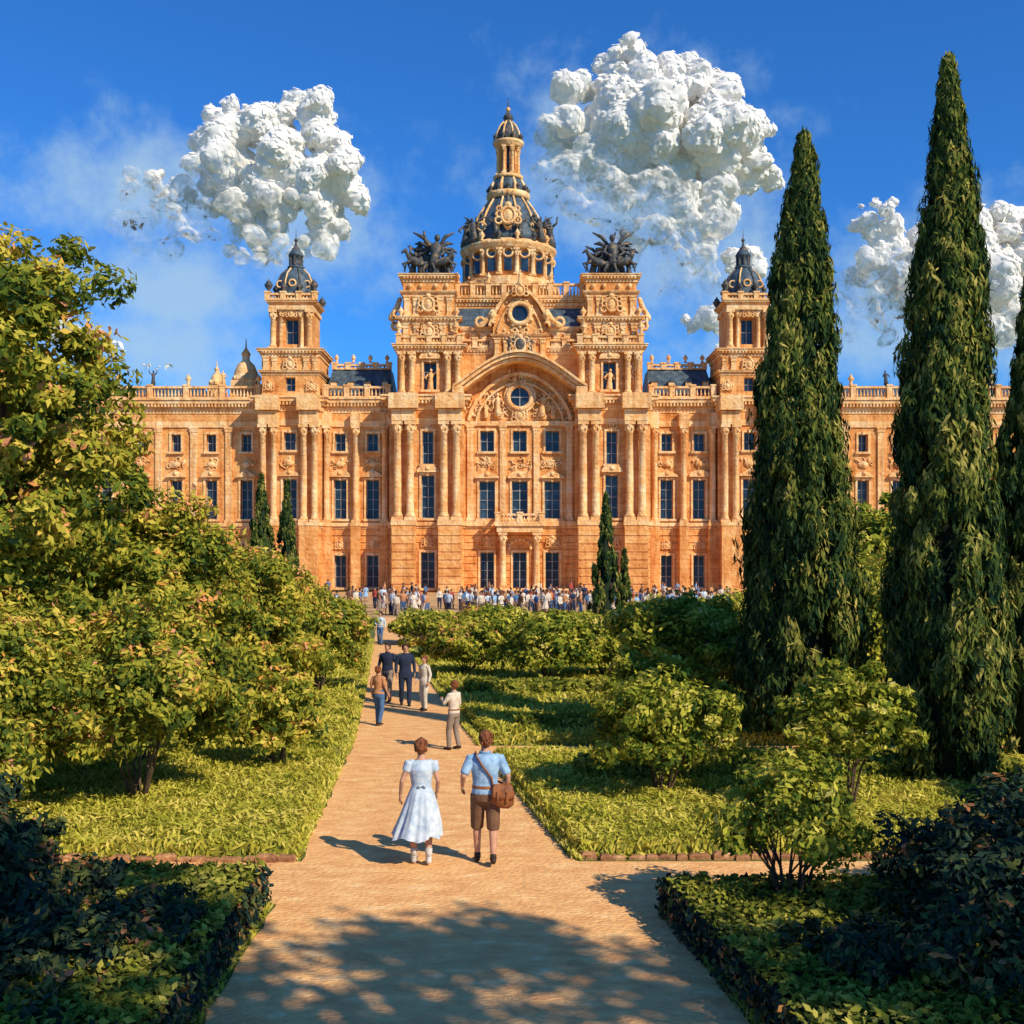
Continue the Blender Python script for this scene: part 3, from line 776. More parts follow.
LM_GRASS = leafmat('grass_blade', [(0, (0.22, 0.25, 0.025)), (.5, (0.54, 0.49, 0.06)), (1, (0.86, 0.70, 0.17))])
BARK = mat('bark', (0.16, 0.10, 0.06), (0.07, 0.04, 0.025), scale=6, bump=0.8, stretch=(1, 1, .2))

def stems(name, R, H, rr, parent, nst=6, thick=.04, trunk=False, rnd=None):
    mb = MB()
    for i in range(nst):
        a = 2*pi*i/nst+rnd.uniform(-.4, .4); q = rnd.uniform(.35, .7)
        o = .06
        mb.tube([(o*math.cos(a), o*math.sin(a), -.03), (R*q*.4*math.cos(a), R*q*.4*math.sin(a), H*.35), (R*q*math.cos(a+.2), R*q*math.sin(a+.2), H*.72)],
                [thick, thick*.5, thick*.12], 0, 6)
        for j in range(2):
            b = a+rnd.uniform(-.9, .9)
            mb.tube([(R*q*.4*math.cos(a), R*q*.4*math.sin(a), H*.35), (R*.62*math.cos(b), R*.62*math.sin(b), H*rnd.uniform(.5, .7))], [thick*.4, thick*.08], 0, 5)
    return mb.build(name, [BARK], parent=parent)

def shrub(name, x, y, R, H, m, seed, leaf=.10, dens=1.0, z0=.15, ncl=None):
    rng = np.random.default_rng(seed); rnd = random.Random(seed)
    e = empty(name, (x, y, 0))
    zc = z0+(H-z0)*.5; rz = (H-z0)*.5
    area = R*R*1.6+R*rz*2
    k = ncl or int(34+24*area)
    D = unit(rng, k); D[:, 2] = np.where(D[:, 2] < -.5, -D[:, 2], D[:, 2])
    q = rng.uniform(.45, 1.0, (k, 1))
    lump = 1+.20*np.sin(D[:, 0:1]*3.1+seed)*np.cos(D[:, 1:2]*4.3+seed*2)+.12*np.sin(D[:, 2:3]*6+seed)
    C = D*q*lump*np.array([R, R, rz])+np.array([0, 0, zc])
    cr = rng.uniform(.4, 1.15, k)*R*.24
    nper = int(60*dens*max(.35, (R*.24/.3)**2)*(.1/leaf)**1.6)
    nper = max(14, min(nper, 220))
    P, Nn, V = clump_points(rng, C, D, cr, nper)
    P[:, 2] = np.maximum(P[:, 2], .03)
    leaf_object('foliage', P, Nn, V, leaf*1.6, leaf*.7, m, rng, e)
    stems('stems', R, H*.9, 0, e, 7, .035*max(1, R*.6), False, rnd)
    return e

CYIN = mat('cypress_shade_core', (0.018, 0.032, 0.014), scale=4)  # near-black green, painted shade for the inside of the cypresses
def cypress(x, y, R, H, seed, k=520, nper=110, leaf=.1):
    rng = np.random.default_rng(seed)
    e = empty('cypress_tree', (x, y, 0))
    tt = [0, .04, .13, .30, .43, .57, .73, .88, .96, 1.0]; rr = [.55, .8, 1.0, .97, .86, .70, .48, .25, .12, .03]
    t = rng.uniform(0, 1, k)**.8
    base = np.interp(t, tt, rr)
    th = rng.uniform(0, 2*pi, k)
    r = R*base*(rng.uniform(.60, 1.0, k)+.12*np.sin(th*2+t*9+seed))*.92
    z = .1+t*(H-.35)
    C = np.stack([r*np.cos(th)+np.sin(z*.55+seed)*.05*R, r*np.sin(th), z], 1)
    rho = R*rng.uniform(.09, .22, k)*(.45+.55*base)
    d2 = unit(rng, k*nper)
    Cc = np.repeat(C, nper, 0); Q = np.repeat(rho, nper)[:, None]
    P = Cc+d2*Q*rng.uniform(.5, 1.12, (k*nper, 1))*np.array([1, 1, 2.7])
    Dd = np.repeat(np.stack([np.cos(th), np.sin(th), np.full(k, .15)], 1), nper, 0)
    Nn = Dd*.55+d2*np.array([1, 1, .5])*.8
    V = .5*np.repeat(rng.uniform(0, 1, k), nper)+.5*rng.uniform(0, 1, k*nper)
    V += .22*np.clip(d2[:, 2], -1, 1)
    P[:, 2] = np.maximum(P[:, 2], .05)
    leaf_object('foliage', P, Nn, V, leaf*2.0, leaf*.5, LM_CYP, rng, e, up=1.1, spread=.4)
    mb = MB()
    pr = [(.12, -.05), (.12, .12)]+[(float(R*np.interp(q, tt, rr))*.38, .15+q*(H-.5)) for q in np.linspace(0, .97, 14)]
    mb.lathe(0, 0, pr, 14, 0)
    mb.build('shade_core', [CYIN], parent=e)  # solid dark core standing in for shade inside the foliage
    tb = MB(); tb.tube([(0, 0, -.1), (0, 0, .4), (0, 0, H*.5)], [R*.2, R*.14, .05], 0, 8); tb.build('trunk', [BARK], parent=e)
    return e
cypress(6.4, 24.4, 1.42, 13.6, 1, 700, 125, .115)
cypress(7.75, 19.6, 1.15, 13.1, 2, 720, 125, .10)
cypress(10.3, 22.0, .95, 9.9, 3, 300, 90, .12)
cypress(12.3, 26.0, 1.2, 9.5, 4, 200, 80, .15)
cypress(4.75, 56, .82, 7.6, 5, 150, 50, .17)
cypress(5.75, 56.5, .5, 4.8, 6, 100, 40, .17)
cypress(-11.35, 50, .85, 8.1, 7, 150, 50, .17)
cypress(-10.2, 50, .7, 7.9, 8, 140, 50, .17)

def broad_tree(name, x, y, H, R, z0, seed, m, leaf, k, nper, cl=.62, limbs=14, full=False):
    rng = np.random.default_rng(seed); rnd = random.Random(seed)
    e = empty(name, (x, y, 0))
    D = unit(rng, k); zc = (H+z0)/2; rz = (H-z0)/2
    q = rng.uniform(.35, 1.0, (k, 1))
    E = D/(np.sum(np.abs(D)**4, axis=1)**.25)[:, None]*.92 if full else D
    C = E*q*np.array([R, R, rz])+np.array([0, 0, zc])
    C[:, 0] += .35*np.sin(C[:, 2]*1.7+seed)
    cr = rng.uniform(.4, 1.1, k)*cl
    P, Nn, V = clump_points(rng, C, D, cr, nper)
    P[:, 2] = np.maximum(P[:, 2], .1)
    leaf_object('foliage', P, Nn, V, leaf*1.6, leaf*.7, m, rng, e)
    mb = MB()
    mb.tube([(0, 0, -.1), (0.1, 0, H*.2), (-.1, .1, H*.45), (.1, 0, H*.7), (.1, 0, H*.86)], [R*.11, R*.08, R*.06, R*.04, .02], 0, 10)
    for c in C[::max(1, k//limbs)]:
        z1 = max(.6, c[2]*.65)
        mb.tube([(0, 0, z1), (c[0]*.5, c[1]*.5, (z1+c[2])*.52), tuple(c)], [R*.03, R*.018, .008], 0, 6)
    mb.build('trunk_and_limbs', [BARK], parent=e)
    return e
broad_tree('broadleaf_tree', -8.75, 18.5, 10.2, 2.3, .8, 11, LM_FLOW, .105, 280, 210, cl=.50, limbs=34, full=True)
broad_tree('broadleaf_tree', -11.5, 23.5, 9.8, 3.0, .6, 12, LM_SHRUB, .15, 120, 200, cl=.75)
for i, (x, y, h, r) in enumerate(((19.5, 60, 8.0, 3.2), (25, 62, 7.5, 3.4), (31, 60, 9, 3.6), (-18, 58, 6.5, 3.2), (-25, 60, 7.5, 3.6), (-33, 60, 8, 3.8), (14.5, 52, 6.0, 2.4), (38, 62, 9, 4))):
    broad_tree('olive_tree', x, y, h, r, .8, 30+i, LM_SHRUB, .26, 60, 100, cl=.95)

for i, (x, y, r, h) in enumerate(((-7.2, 21.5, 1.75, 5.5), (-6.2, 18.3, 1.7, 3.4), (-8.3, 17.0, 1.8, 3.4), (-6.2, 25.5, 1.7, 3.9), (-6.9, 29.5, 1.9, 3.7), (-9.2, 26, 2.2, 5.2), (-5.9, 33.5, 1.4, 2.9), (-8.6, 35, 2.3, 4.1),
                                   (-8.2, 42, 1.9, 3.1), (-12.5, 34, 2.6, 5.0), (-13.5, 44, 3, 4.3), (-4.55, 21.2, .95, 1.9), (-8.8, 50, 2, 2.4), (-7.4, 13.9, 1.3, 2.3))):
    shrub('flowering_shrub', x, y, r, h, LM_FLOW, 50+i, leaf=.075+.0027*max(0, y-14), dens=1.15)
for i, (x, y, r, h, lf) in enumerate(((2.55, 18.6, 1.22, 2.05, .08), (4.2, 27, 1.7, 3.3, .11), (5.35, 17.6, 1.05, 2.45, .08), (3.15, 12.4, .88, 1.9, .065), (2.9, 23.4, 1.0, 2.1, .10), (7.6, 26.5, 1.6, 3.0, .12), (9.8, 17.2, 1.3, 2.2, .1))):
    shrub('round_shrub', x, y, r, h, LM_SHRUB, 80+i, leaf=lf, dens=1.25, z0=.35)
# middle shrub mass (kept below the sight line to the plaza)
mids = [(-1.5, 38, 1.3, 1.9), (1.2, 36, 1.5, 2.3), (3.2, 37.5, 1.3, 1.9), (-3.0, 46, 1.4, 1.6), (-.5, 45, 1.6, 2.1), (2.2, 44, 1.8, 1.9), (5.2, 42, 1.9, 2.4), (8.8, 43, 2.2, 2.6), (-4.2, 54, 1.6, 1.5), (-.8, 53, 1.8, 1.7), (2.6, 52, 1.8, 1.5), (8.0, 53, 2.1, 1.8), (11.5, 46, 2.3, 2.4), (6.4, 34, 1.5, 2.6), (12, 35, 2.4, 3.4), (16, 42, 2.8, 4), (10, 60, 2.0, 1.35), (13, 58, 2.0, 1.7)]
for i, (x, y, r, h) in enumerate(mids):
    shrub('garden_shrub', x, y, r, h, LM_SHRUB if i % 3 else LM_FLOW, 120+i, leaf=.085+.0012*y, dens=1.3)
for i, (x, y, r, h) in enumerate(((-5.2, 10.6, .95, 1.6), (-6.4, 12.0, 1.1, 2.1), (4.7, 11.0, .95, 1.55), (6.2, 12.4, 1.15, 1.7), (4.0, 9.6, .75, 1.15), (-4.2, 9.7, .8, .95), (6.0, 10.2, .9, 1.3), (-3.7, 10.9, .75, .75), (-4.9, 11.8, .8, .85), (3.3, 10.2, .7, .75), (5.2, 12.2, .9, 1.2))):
    shrub('shade_toned_laurel', x, y, r, h, LM_SHADE, 160+i, leaf=.07, dens=1.3, z0=.05)  # corner laurels: shade is put into their leaf colour

def inside(poly, X, Y):
    c = np.zeros(len(X), bool); n = len(poly); j = n-1
    for i in range(n):
        xi, yi = poly[i]; xj, yj = poly[j]
        c ^= ((yi > Y) != (yj > Y)) & (X < (xj-xi)*(Y-yi)/(yj-yi+1e-12)+xi)
        j = i
    return c
HIN = mat('hedge_inner', (0.07, 0.09, 0.018), scale=5); HIND = mat('hedge_inner_shaded', (.015, .025, .01), scale=5); GIN = mat('lawn_turf', (0.30, 0.30, 0.045), (0.17, 0.19, 0.03), scale=4)  # HIND is a shaded copy of the hedge inner colour
def hedge(name, poly, h, seed, m, leaf=.08, dens=260, z0=0.0, side=True, upn=False, edge=None, xlim=(-14, 14), sidem=None):
    rng = np.random.default_rng(seed)
    e = empty(name, (0, 0, 0))
    xs = [p[0] for p in poly]; ys = [p[1] for p in poly]
    x0, x1 = max(min(xs), xlim[0]), min(max(xs), xlim[1]); y0, y1 = min(ys), max(ys)
    n = int((x1-x0)*(y1-y0)*dens)
    X = rng.uniform(x0, x1, n); Y = rng.uniform(y0, y1, n)
    k = inside(poly, X, Y); X = X[k]; Y = Y[k]
    bumpz = .05*np.sin(X*3.1+seed)*np.sin(Y*2.7)+.03*np.sin(X*9)*np.sin(Y*8)
    Z = h+bumpz*min(1, h*2)+rng.uniform(-.07, .05, len(X))*min(1, h*3)
    P = [np.stack([X, Y, Z], 1)]; Nn = [np.tile([0, 0, 1.], (len(X), 1))]
    PS = []; NS = []
    mb = MB()
    npl = len(poly)
    for i in range(npl):
        a = Vector(poly[i]); b = Vector(poly[(i+1) % npl]); d = b-a; L = d.length; nn = Vector((d.y, -d.x)).normalized()
        if side:
            q = int(L*h*dens*1.4)
            if q > 0:
                t = rng.uniform(0, 1, q); zz = rng.uniform(z0, h, q)
                off = rng.uniform(-.05, .09, q)
                PS.append(np.stack([a.x+d.x*t+nn.x*off, a.y+d.y*t+nn.y*off, zz], 1)); NS.append(np.tile([nn.x, nn.y, .15], (q, 1)))
        if edge and nn.y < -.9:
            s = 0.0
            while s < L:
                w_ = random.uniform(.14, .30)
                p = a+d*((s+w_/2)/L)+nn*(.13+random.uniform(-.03, .03))
                s += w_+random.uniform(.0, .05)
                ang = math.atan2(d.y, d.x)+random.uniform(-.12, .12)
                ca, sa = math.cos(ang), math.sin(ang); hl = w_/2; hw = .06; hz = random.uniform(.045, .11)
                vv = []
                for zq, sh in ((0, 1), (hz*.7, 1), (hz, .72)):
                    for ux, uy in ((-hl, -hw), (hl, -hw), (hl, hw), (-hl, hw)):
                        ux *= sh; uy *= sh
                        vv.append((p.x+ux*ca-uy*sa, p.y+ux*sa+uy*ca, zq))
                ff = [(8,9,10,11)]
                for o in (0, 4):
                    ff += [(o,o+1,o+5,o+4),(o+1,o+2,o+6,o+5),(o+2,o+3,o+7,o+6),(o+3,o,o+4,o+7)]
                mb.add(vv, ff)
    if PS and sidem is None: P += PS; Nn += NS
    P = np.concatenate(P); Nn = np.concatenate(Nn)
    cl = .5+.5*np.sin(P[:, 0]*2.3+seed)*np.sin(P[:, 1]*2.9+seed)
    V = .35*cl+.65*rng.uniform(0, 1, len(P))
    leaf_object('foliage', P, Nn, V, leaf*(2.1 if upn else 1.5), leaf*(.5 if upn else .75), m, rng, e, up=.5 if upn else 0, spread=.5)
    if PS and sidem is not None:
        P = np.concatenate(PS); leaf_object('shade_toned_side_foliage', P, np.concatenate(NS), rng.uniform(0, .95, len(P)), leaf*1.5, leaf*.75, sidem, rng, e, spread=.5)  # hedge sides get darker leaves, shade of the side faces put into colour
    hh = h-.06
    inner = MB(); vs = [(x, y, 0) for x, y in poly]+[(x, y, hh) for x, y in poly]
    fs = [tuple(range(npl, 2*npl))]+[(i, (i+1) % npl, npl+(i+1) % npl, npl+i) for i in range(npl)]
    inner.add(vs, fs); inner.build('inner_body', [GIN if upn else (HIN if sidem is None else HIND)], parent=e)
    if edge and mb.v: mb.build('brick_edging', [BRICK], parent=e)
    return e
hedge('lawn_bed', [(-13, 15.1), (-3.05, 15.1), (-3.7, 22.6), (-13, 22.6)], .22, 1, LM_GRASS, .07, 520, upn=True, edge=True)
hedge('lawn_bed', [(-13, 23.8), (-3.85, 23.8), (-4.6, 32.5), (-13, 32.5)], .22, 2, LM_GRASS, .10, 240, upn=True)
hedge('lawn_bed', [(.95, 15.2), (13, 15.2), (13, 22.6), (-.3, 22.6)], .24, 3, LM_GRASS, .07, 520, upn=True, edge=True)
hedge('lawn_bed', [(-.4, 24.4), (13, 24.4), (13, 29.6), (-1.35, 29.6)], .25, 4, LM_GRASS, .10, 240, upn=True)
hedge('lawn_bed', [(-1.6, 31.2), (14, 31.2), (14, 48), (-4.0, 48)], .22, 5, LM_GRASS, .15, 80, upn=True)
hedge('lawn_bed', [(-14, 33.5), (-4.9, 33.5), (-7.0, 52), (-14, 52)], .22, 6, LM_GRASS, .15, 80, upn=True)
hedge('box_hedge', [(-13, 8.6), (-2.8, 8.6), (-2.95, 13.1), (-13, 13.1)], .48, 7, LM_HEDGE, .065, 760, sidem=LM_SHADE)
hedge('box_hedge', [(2.35, 8.6), (13, 8.6), (13, 12.8), (1.75, 12.8)], .42, 8, LM_HEDGE, .065, 760, sidem=LM_SHADE)
hedge('clipped_hedge', [(1.4, 19.6), (9, 19.6), (9, 20.3), (1.2, 20.3)], .5, 9, LM_HEDGE, .09, 480)
hedge('clipped_hedge', [(.2, 25.4), (9, 25.4), (9, 26.0), (.1, 26.0)], .45, 10, LM_HEDGE, .10, 340)
hedge('clipped_hedge', [(-1.2, 32.2), (9, 32.2), (9, 33.2), (-1.4, 33.2)], .5, 11, LM_HEDGE, .13, 220)
hedge('clipped_hedge', [(-4.4, 61), (18, 61), (18, 62.4), (-4.6, 62.4)], 1.0, 12, LM_HEDGE, .24, 60, xlim=(-60, 60))
hedge('clipped_hedge', [(-60, 64), (-9.3, 64), (-9.5, 65.4), (-60, 65.4)], 1.1, 13, LM_HEDGE, .24, 60, xlim=(-60, 60))
hedge('clipped_hedge', [(-4.0, 71), (60, 71), (60, 72.4), (-4.2, 72.4)], .6, 14, LM_HEDGE, .24, 60, xlim=(-60, 60))

def verge(pts, side, seed, y_max=40, skip=()):
    rng = np.random.default_rng(seed); P = []
    for (x0, y0), (x1, y1) in zip(pts[:-1], pts[1:]):
        if y0 > y_max or y1 < 8: continue
        n = int((y1-y0)*190)
        t = rng.uniform(0, 1, n); off = np.abs(rng.normal(0, .12, n))*side
        yy = y0+(y1-y0)*t
        k = np.ones(n, bool)
        for a, b in skip: k &= ~((yy > a) & (yy < b))
        P.append(np.stack([x0+(x1-x0)*t+off, yy, rng.uniform(.015, .09, n)], 1)[k])
    P = np.concatenate(P)
    leaf_object('grass_verge', P, np.tile([0, -.4, .8], (len(P), 1)), rng.uniform(0, 1, len(P)), .12, .03, LM_GRASS, rng, None, up=1.2, spread=.5)
verge(PL, -1, 1, skip=((13.0, 15.0),)); verge(PR, 1, 2, skip=((12.8, 15.0), (22.8, 24.2), (29.8, 31)))

# plane trees standing behind / right of the viewpoint: they throw the dappled shade
def shade_tree(x, y, seed, cx, cy, k):
    rng = np.random.default_rng(seed); rnd = random.Random(seed)
    e = empty('plane_tree', (x, y, 0))
    C = np.stack([rng.uniform(-4.6, 4.6, k)+cx-x, rng.uniform(-3.4, 2.3, k)+cy-y, rng.uniform(11.0, 12.2, k)], 1)
    D = unit(rng, k)
    P, Nn, V = clump_points(rng, C, D, rng.uniform(.3, .95, k), 120)
    leaf_object('foliage', P, Nn, V, .24, .17, LM_SHRUB, rng, e)
    mb = MB()
    mb.tube([(0, 0, -.1), (.1, 0, 3), (0, .2, 6), (.1, 0, 9), (0, 0, 11.5)], [.42, .32, .27, .2, .08], 0, 12)
    for c in C[::5]:
        z1 = rnd.uniform(5.5, 9.5)
        mb.tube([(0, 0, z1), (c[0]*.5, c[1]*.5, (z1+c[2])*.55), tuple(c)], [.12, .07, .02], 0, 6)
    mb.build('trunk_and_limbs', [BARK], parent=e)
shade_tree(9.0, -6.0, 1, 6.6, 0.15, 78)
shade_tree(16.0, -4.0, 2, 15.2, -0.2, 78)

# ------------------------------------------------------------------ people
SKIN = mat('skin', (0.58, 0.31, 0.19), (0.48, 0.24, 0.15), scale=8, rough=.6, bump=0)
def cloth(name, c, c2=None): return mat('cloth_'+name, c, c2 or tuple(q*.75 for q in c), scale=9, rough=.9, bump=.4, bscale=40, bdist=.01)
C_WHITE = cloth('pale_blue_white', (0.60, 0.67, 0.70), (0.40, 0.50, 0.60))
C_BLUE = cloth('light_blue', (0.36, 0.54, 0.70), (0.20, 0.34, 0.50))
C_BROWN = cloth('brown', (0.19, 0.10, 0.055))
C_NAVY = cloth('navy', (0.025, 0.035, 0.07))
C_JEAN = cloth('denim', (0.08, 0.17, 0.33))
C_GREY = cloth('warm_grey', (0.30, 0.24, 0.19))
C_ORANGE = cloth('orange', (0.60, 0.28, 0.12))
C_CREAM = cloth('cream', (0.74, 0.64, 0.50))
C_RED = cloth('red', (0.40, 0.07, 0.05))
LEATHER = mat('satchel_leather', (0.36, 0.13, 0.045), (0.18, 0.06, 0.02), scale=7, rough=.5, bump=.4)
H_RED = mat('hair_auburn', (0.32, 0.11, 0.04), (0.13, 0.04, 0.015), scale=25, rough=.5, bump=.8, stretch=(1, 1, .3))
H_DARK = mat('hair_dark', (0.07, 0.035, 0.02), (0.03, 0.015, 0.01), scale=25, rough=.5, bump=.8, stretch=(1, 1, .3))
SHOE_D = mat('dark_shoe', (0.04, 0.025, 0.02), rough=.4)
SHOE_W = mat('white_shoe', (0.65, 0.62, 0.56), rough=.6)
EYE = mat('eye', (0.02, 0.015, 0.01), rough=.2, bump=0)

def remesh(mb, mats, vox, smooth=6):
    me = mb.mesh('tmp', mats); ob = bpy.data.objects.new('tmp', me); COL.objects.link(ob)
    r = ob.modifiers.new('r', 'REMESH'); r.mode = 'VOXEL'; r.voxel_size = vox; r.use_smooth_shade = True
    s = ob.modifiers.new('s', 'SMOOTH'); s.factor = .5; s.iterations = smooth
    dg = bpy.context.evaluated_depsgraph_get(); dg.update()
    nm = bpy.data.meshes.new_from_object(ob.evaluated_get(dg))
    nm.materials.clear()
    for m in mats: nm.materials.append(m)
    bpy.data.objects.remove(ob)
    return nm

def hand(mb, w, d, sg):
    w = Vector(w); d = Vector(d).normalized()
    fwd = Vector((0, 1, 0)); fwd = (fwd-d*fwd.dot(d)).normalized(); inn = d.cross(fwd)*(1)
    if inn.x*sg > 0: inn = -inn
    mb.tube([w-d*.02, w+d*.03, w+d*.085], [(.018, .026), (.017, .037), (.015, .04)], 0, 8, tuple(inn))
    for i, ln in enumerate((.068, .078, .072, .055)):
        b = w+d*.08+fwd*(.028-.019*i)
        mb.tube([b, b+d*ln*.45+inn*.008, b+d*ln*.8+inn*.024, b+d*ln+inn*.04], [.0095, .009, .0082, .007], 0, 6)
    b = w+d*.025+fwd*.025
    mb.tube([b, b+d*.03+fwd*.03+inn*.008, b+d*.06+fwd*.035+inn*.02], [.013, .011, .008], 0, 6)

def person(loc, rot, H, name='person', top=None, sleeve='short', bottom=None, dress=None, hair=H_DARK, shoe=SHOE_D, stride=.16, arms=None, female=False,
           shorts=False, satchel=False, jacket=False, vox=.014, join=False, socks=None, headturn=0.0):
    fx = .88 if female else 1.0
    parts = []
    sw = .185*fx
    lf, rf = stride, -stride
    hipL, hipR = (-.095, 0, .92), (.095, 0, .92)
    ankL, ankR = (-.10, lf, .09+(.0)), (.10, rf, .09+abs(rf)*.28)
    knL, knR = (-.105, lf*.5+.05, .50), (.105, rf*.35+.05, .50)
    A = arms or {}
    elL = A.get('eL', (-.25*fx-.01, -.03-.3*stride, 1.15)); wrL = A.get('wL', (-.26*fx-.01, .06-.5*stride, .92))
    elR = A.get('eR', (.25*fx+.01, -.03+.3*stride, 1.15)); wrR = A.get('wR', (.26*fx+.01, .10+.5*stride, .93))
    b = MB()
    TORSO = [(.0, 0, .86), (0, 0, .95), (0, .0, 1.08), (0, .0, 1.20), (0, 0, 1.33), (0, -.01, 1.42), (0, -.01, 1.475)]
    if female: TR = [(.14, .10), (.168, .12), (.118, .09), (.135, .10), (.155, .112), (.145, .075), (.06, .055)]
    else: TR = [(.14, .10), (.16, .115), (.145, .10), (.158, .11), (.185, .12), (.175, .085), (.065, .06)]
    b.tube(TORSO, TR, 0, 14)
    b.tube([(0, -.01, 1.44), (0, .0, 1.50), (0, .01, 1.56)], [.062, .054, .055], 0, 10)
    for hp, kn, an in ((hipL, knL, ankL), (hipR, knR, ankR)):
        mid = [(hp[i]+kn[i])/2 for i in range(3)]; cf = [kn[i]*.7+an[i]*.3 for i in range(3)]; cf[1] -= .015
        b.tube([hp, mid, kn, cf, an], [.095, .082, .058, .056, .038], 0, 10)
    for sh, el, wr in (((-sw, 0, 1.41), elL, wrL), ((sw, 0, 1.41), elR, wrR)):
        mid = [(sh[i]+el[i])/2 for i in range(3)]; m2 = [el[i]*.7+wr[i]*.3 for i in range(3)]
        b.tube([(sh[0]*.8, 0, sh[2]), sh, mid, el, m2, wr], [.05, .054*fx, .047*fx, .038*fx, .038*fx, .025], 0, 9)
    hd = MB()
    hd.tube([(0, .035, 1.525), (0, .03, 1.555), (0, .012, 1.60), (0, 0, 1.65), (0, -.005, 1.70), (0, -.005, 1.735)],
            [(.032, .035), (.052, .058), (.068, .085), (.075, .096), (.068, .085), (.035, .045)], 0, 14)
    hd.tube([(0, .095, 1.655), (0, .112, 1.622), (0, .10, 1.612)], [.009, .014, .012], 0, 6)
    hd.tube([(-.022, .088, 1.585), (0, .094, 1.587), (.022, .088, 1.585)], [.005, .009, .005], 0, 6)
    for sg in (-1, 1): hd.tube([(sg*.074, -.005, 1.655), (sg*.084, -.012, 1.64), (sg*.076, -.004, 1.612)], [.010, .014, .008], 0, 6)
    rt = Matrix.Rotation(headturn, 3, 'Z')
    hd.v = [tuple(rt @ Vector(q)) for q in hd.v]
    b.add(hd.v, hd.f, 0, True)
    parts.append(('body', remesh(b, [SKIN], vox, 3)))
    hm = MB()
    for el, wr, sg in ((elL, wrL, -1), (elR, wrR, 1)): hand(hm, wr, Vector(wr)-Vector(el), sg)
    parts.append(('hands', hm.mesh('hands', [SKIN])))
    ey = MB()
    for sg in (-1, 1): ey.sph(tuple(rt @ Vector((sg*.028, .088, 1.645))), (.012, .008, .007), 0, 8, 5)
    parts.append(('eyes', ey.mesh('eyes', [EYE])))
    hr = MB()
    hr.tube([(0, -.045, 1.555), (0, -.038, 1.60), (0, -.022, 1.65), (0, -.012, 1.70), (0, -.008, 1.74), (0, -.005, 1.76)],
            [(.05, .045), (.078, .066), (.088, .088), (.085, .098), (.062, .072), (.025, .03)], 0, 16)
    if female:
        hr.sph((0, -.10, 1.63), (.055, .045, .05), 0, 10, 8); hr.sph((.03, -.11, 1.66), (.035, .03, .03), 0, 8, 6); hr.sph((-.03, -.10, 1.665), (.035, .03, .03), 0, 8, 6)
    rr = random.Random(4)
    for q in range(26):
        a = rr.uniform(pi*.95, pi*2.05); z = rr.uniform(1.60, 1.72)
        hr.tube([(.082*math.cos(a), -.02+.085*math.sin(a), z+.03), (.088*math.cos(a+.1), -.02+.092*math.sin(a+.1), z-.01), (.08*math.cos(a+.15), -.02+.086*math.sin(a+.15), z-.045)], [.006, .013, .004], 0, 5)
    hr.v = [tuple(rt @ Vector(q)) for q in hr.v]
    parts.append(('hair', hr.mesh('hair', [hair])))
    sh = MB()
    for an in (ankL, ankR):
        tip = an[2]-.06
        sh.tube([(an[0], an[1]-.05, an[2]-.045), (an[0], an[1]+.02, an[2]-.045), (an[0], an[1]+.11, tip-.0), (an[0], an[1]+.17, max(.022, tip-.01-.0))],
                [(.036, .04), (.042, .042), (.045, .03), (.028, .02)], 0, 10)
        sh.tube([(an[0], an[1]-.01, an[2]-.03), (an[0], an[1]-.01, an[2]+.03)], [.045, .042], 0, 10)
        if socks is not None: sh.tube([(an[0], an[1]-.01, an[2]+.02), (an[0], an[1]-.01, an[2]+.12)], [.045, .052], 0, 10)
    parts.append(('shoes', sh.mesh('shoes', [shoe])))
    g = 1.14
    if top is not None:
        t = MB()
        z_low = .80 if jacket else .93
        T2 = [(0, 0, z_low)]+TORSO[1:6]+[(0, -.01, 1.462)]
        if dress is not None:
            T2 = [(0, 0, 1.05)]+TORSO[2:6]+[(0, -.01, 1.45)]
            R2 = [(TR[2][0]*g, TR[2][1]*g)]+[(a*g, c*g*1.03) for a, c in TR[2:6]]+[(.10, .075)]
        else:
            R2 = [(TR[0][0]*1.3, TR[0][1]*1.3)]+[(a*g, c*g*1.03) for a, c in TR[1:6]]+[(.085, .075)]
        t.tube(T2, R2, 0, 16)
        for sd, el, wr in (((-sw, 0, 1.41), elL, wrL), ((sw, 0, 1.41), elR, wrR)):
            mid = [(sd[i]+el[i])/2 for i in range(3)]
            if sleeve == 'puff':
                p2 = [sd[i]*.55+el[i]*.45 for i in range(3)]
                t.tube([(sd[0]*.75, 0, sd[2]), (sd[0]*1.02, 0, sd[2]-.0), p2], [.062, .078, .062], 0, 10)
            elif sleeve == 'short':
                p2 = [sd[i]*.15+el[i]*.85 for i in range(3)]
                t.tube([(sd[0]*.78, 0, sd[2]), sd, mid, p2], [.06, .066, .064, .062], 0, 10)
            else:
                p2 = [el[i]*.06+wr[i]*.94 for i in range(3)]
                t.tube([(sd[0]*.78, 0, sd[2]), sd, mid, el, p2], [.06, .066, .060, .052, .040], 0, 10)
        parts.append(('top', remesh(t, [top], vox, 3)))
        if dress is None:
            cl = MB(); cl.torus((0, 0, 0), .068, .014, 0, 14, 6)
            cl.v = [(x, z*.95-.008, y+1.478) for x, y, z in cl.v]
            parts.append(('collar', cl.mesh('collar', [top])))
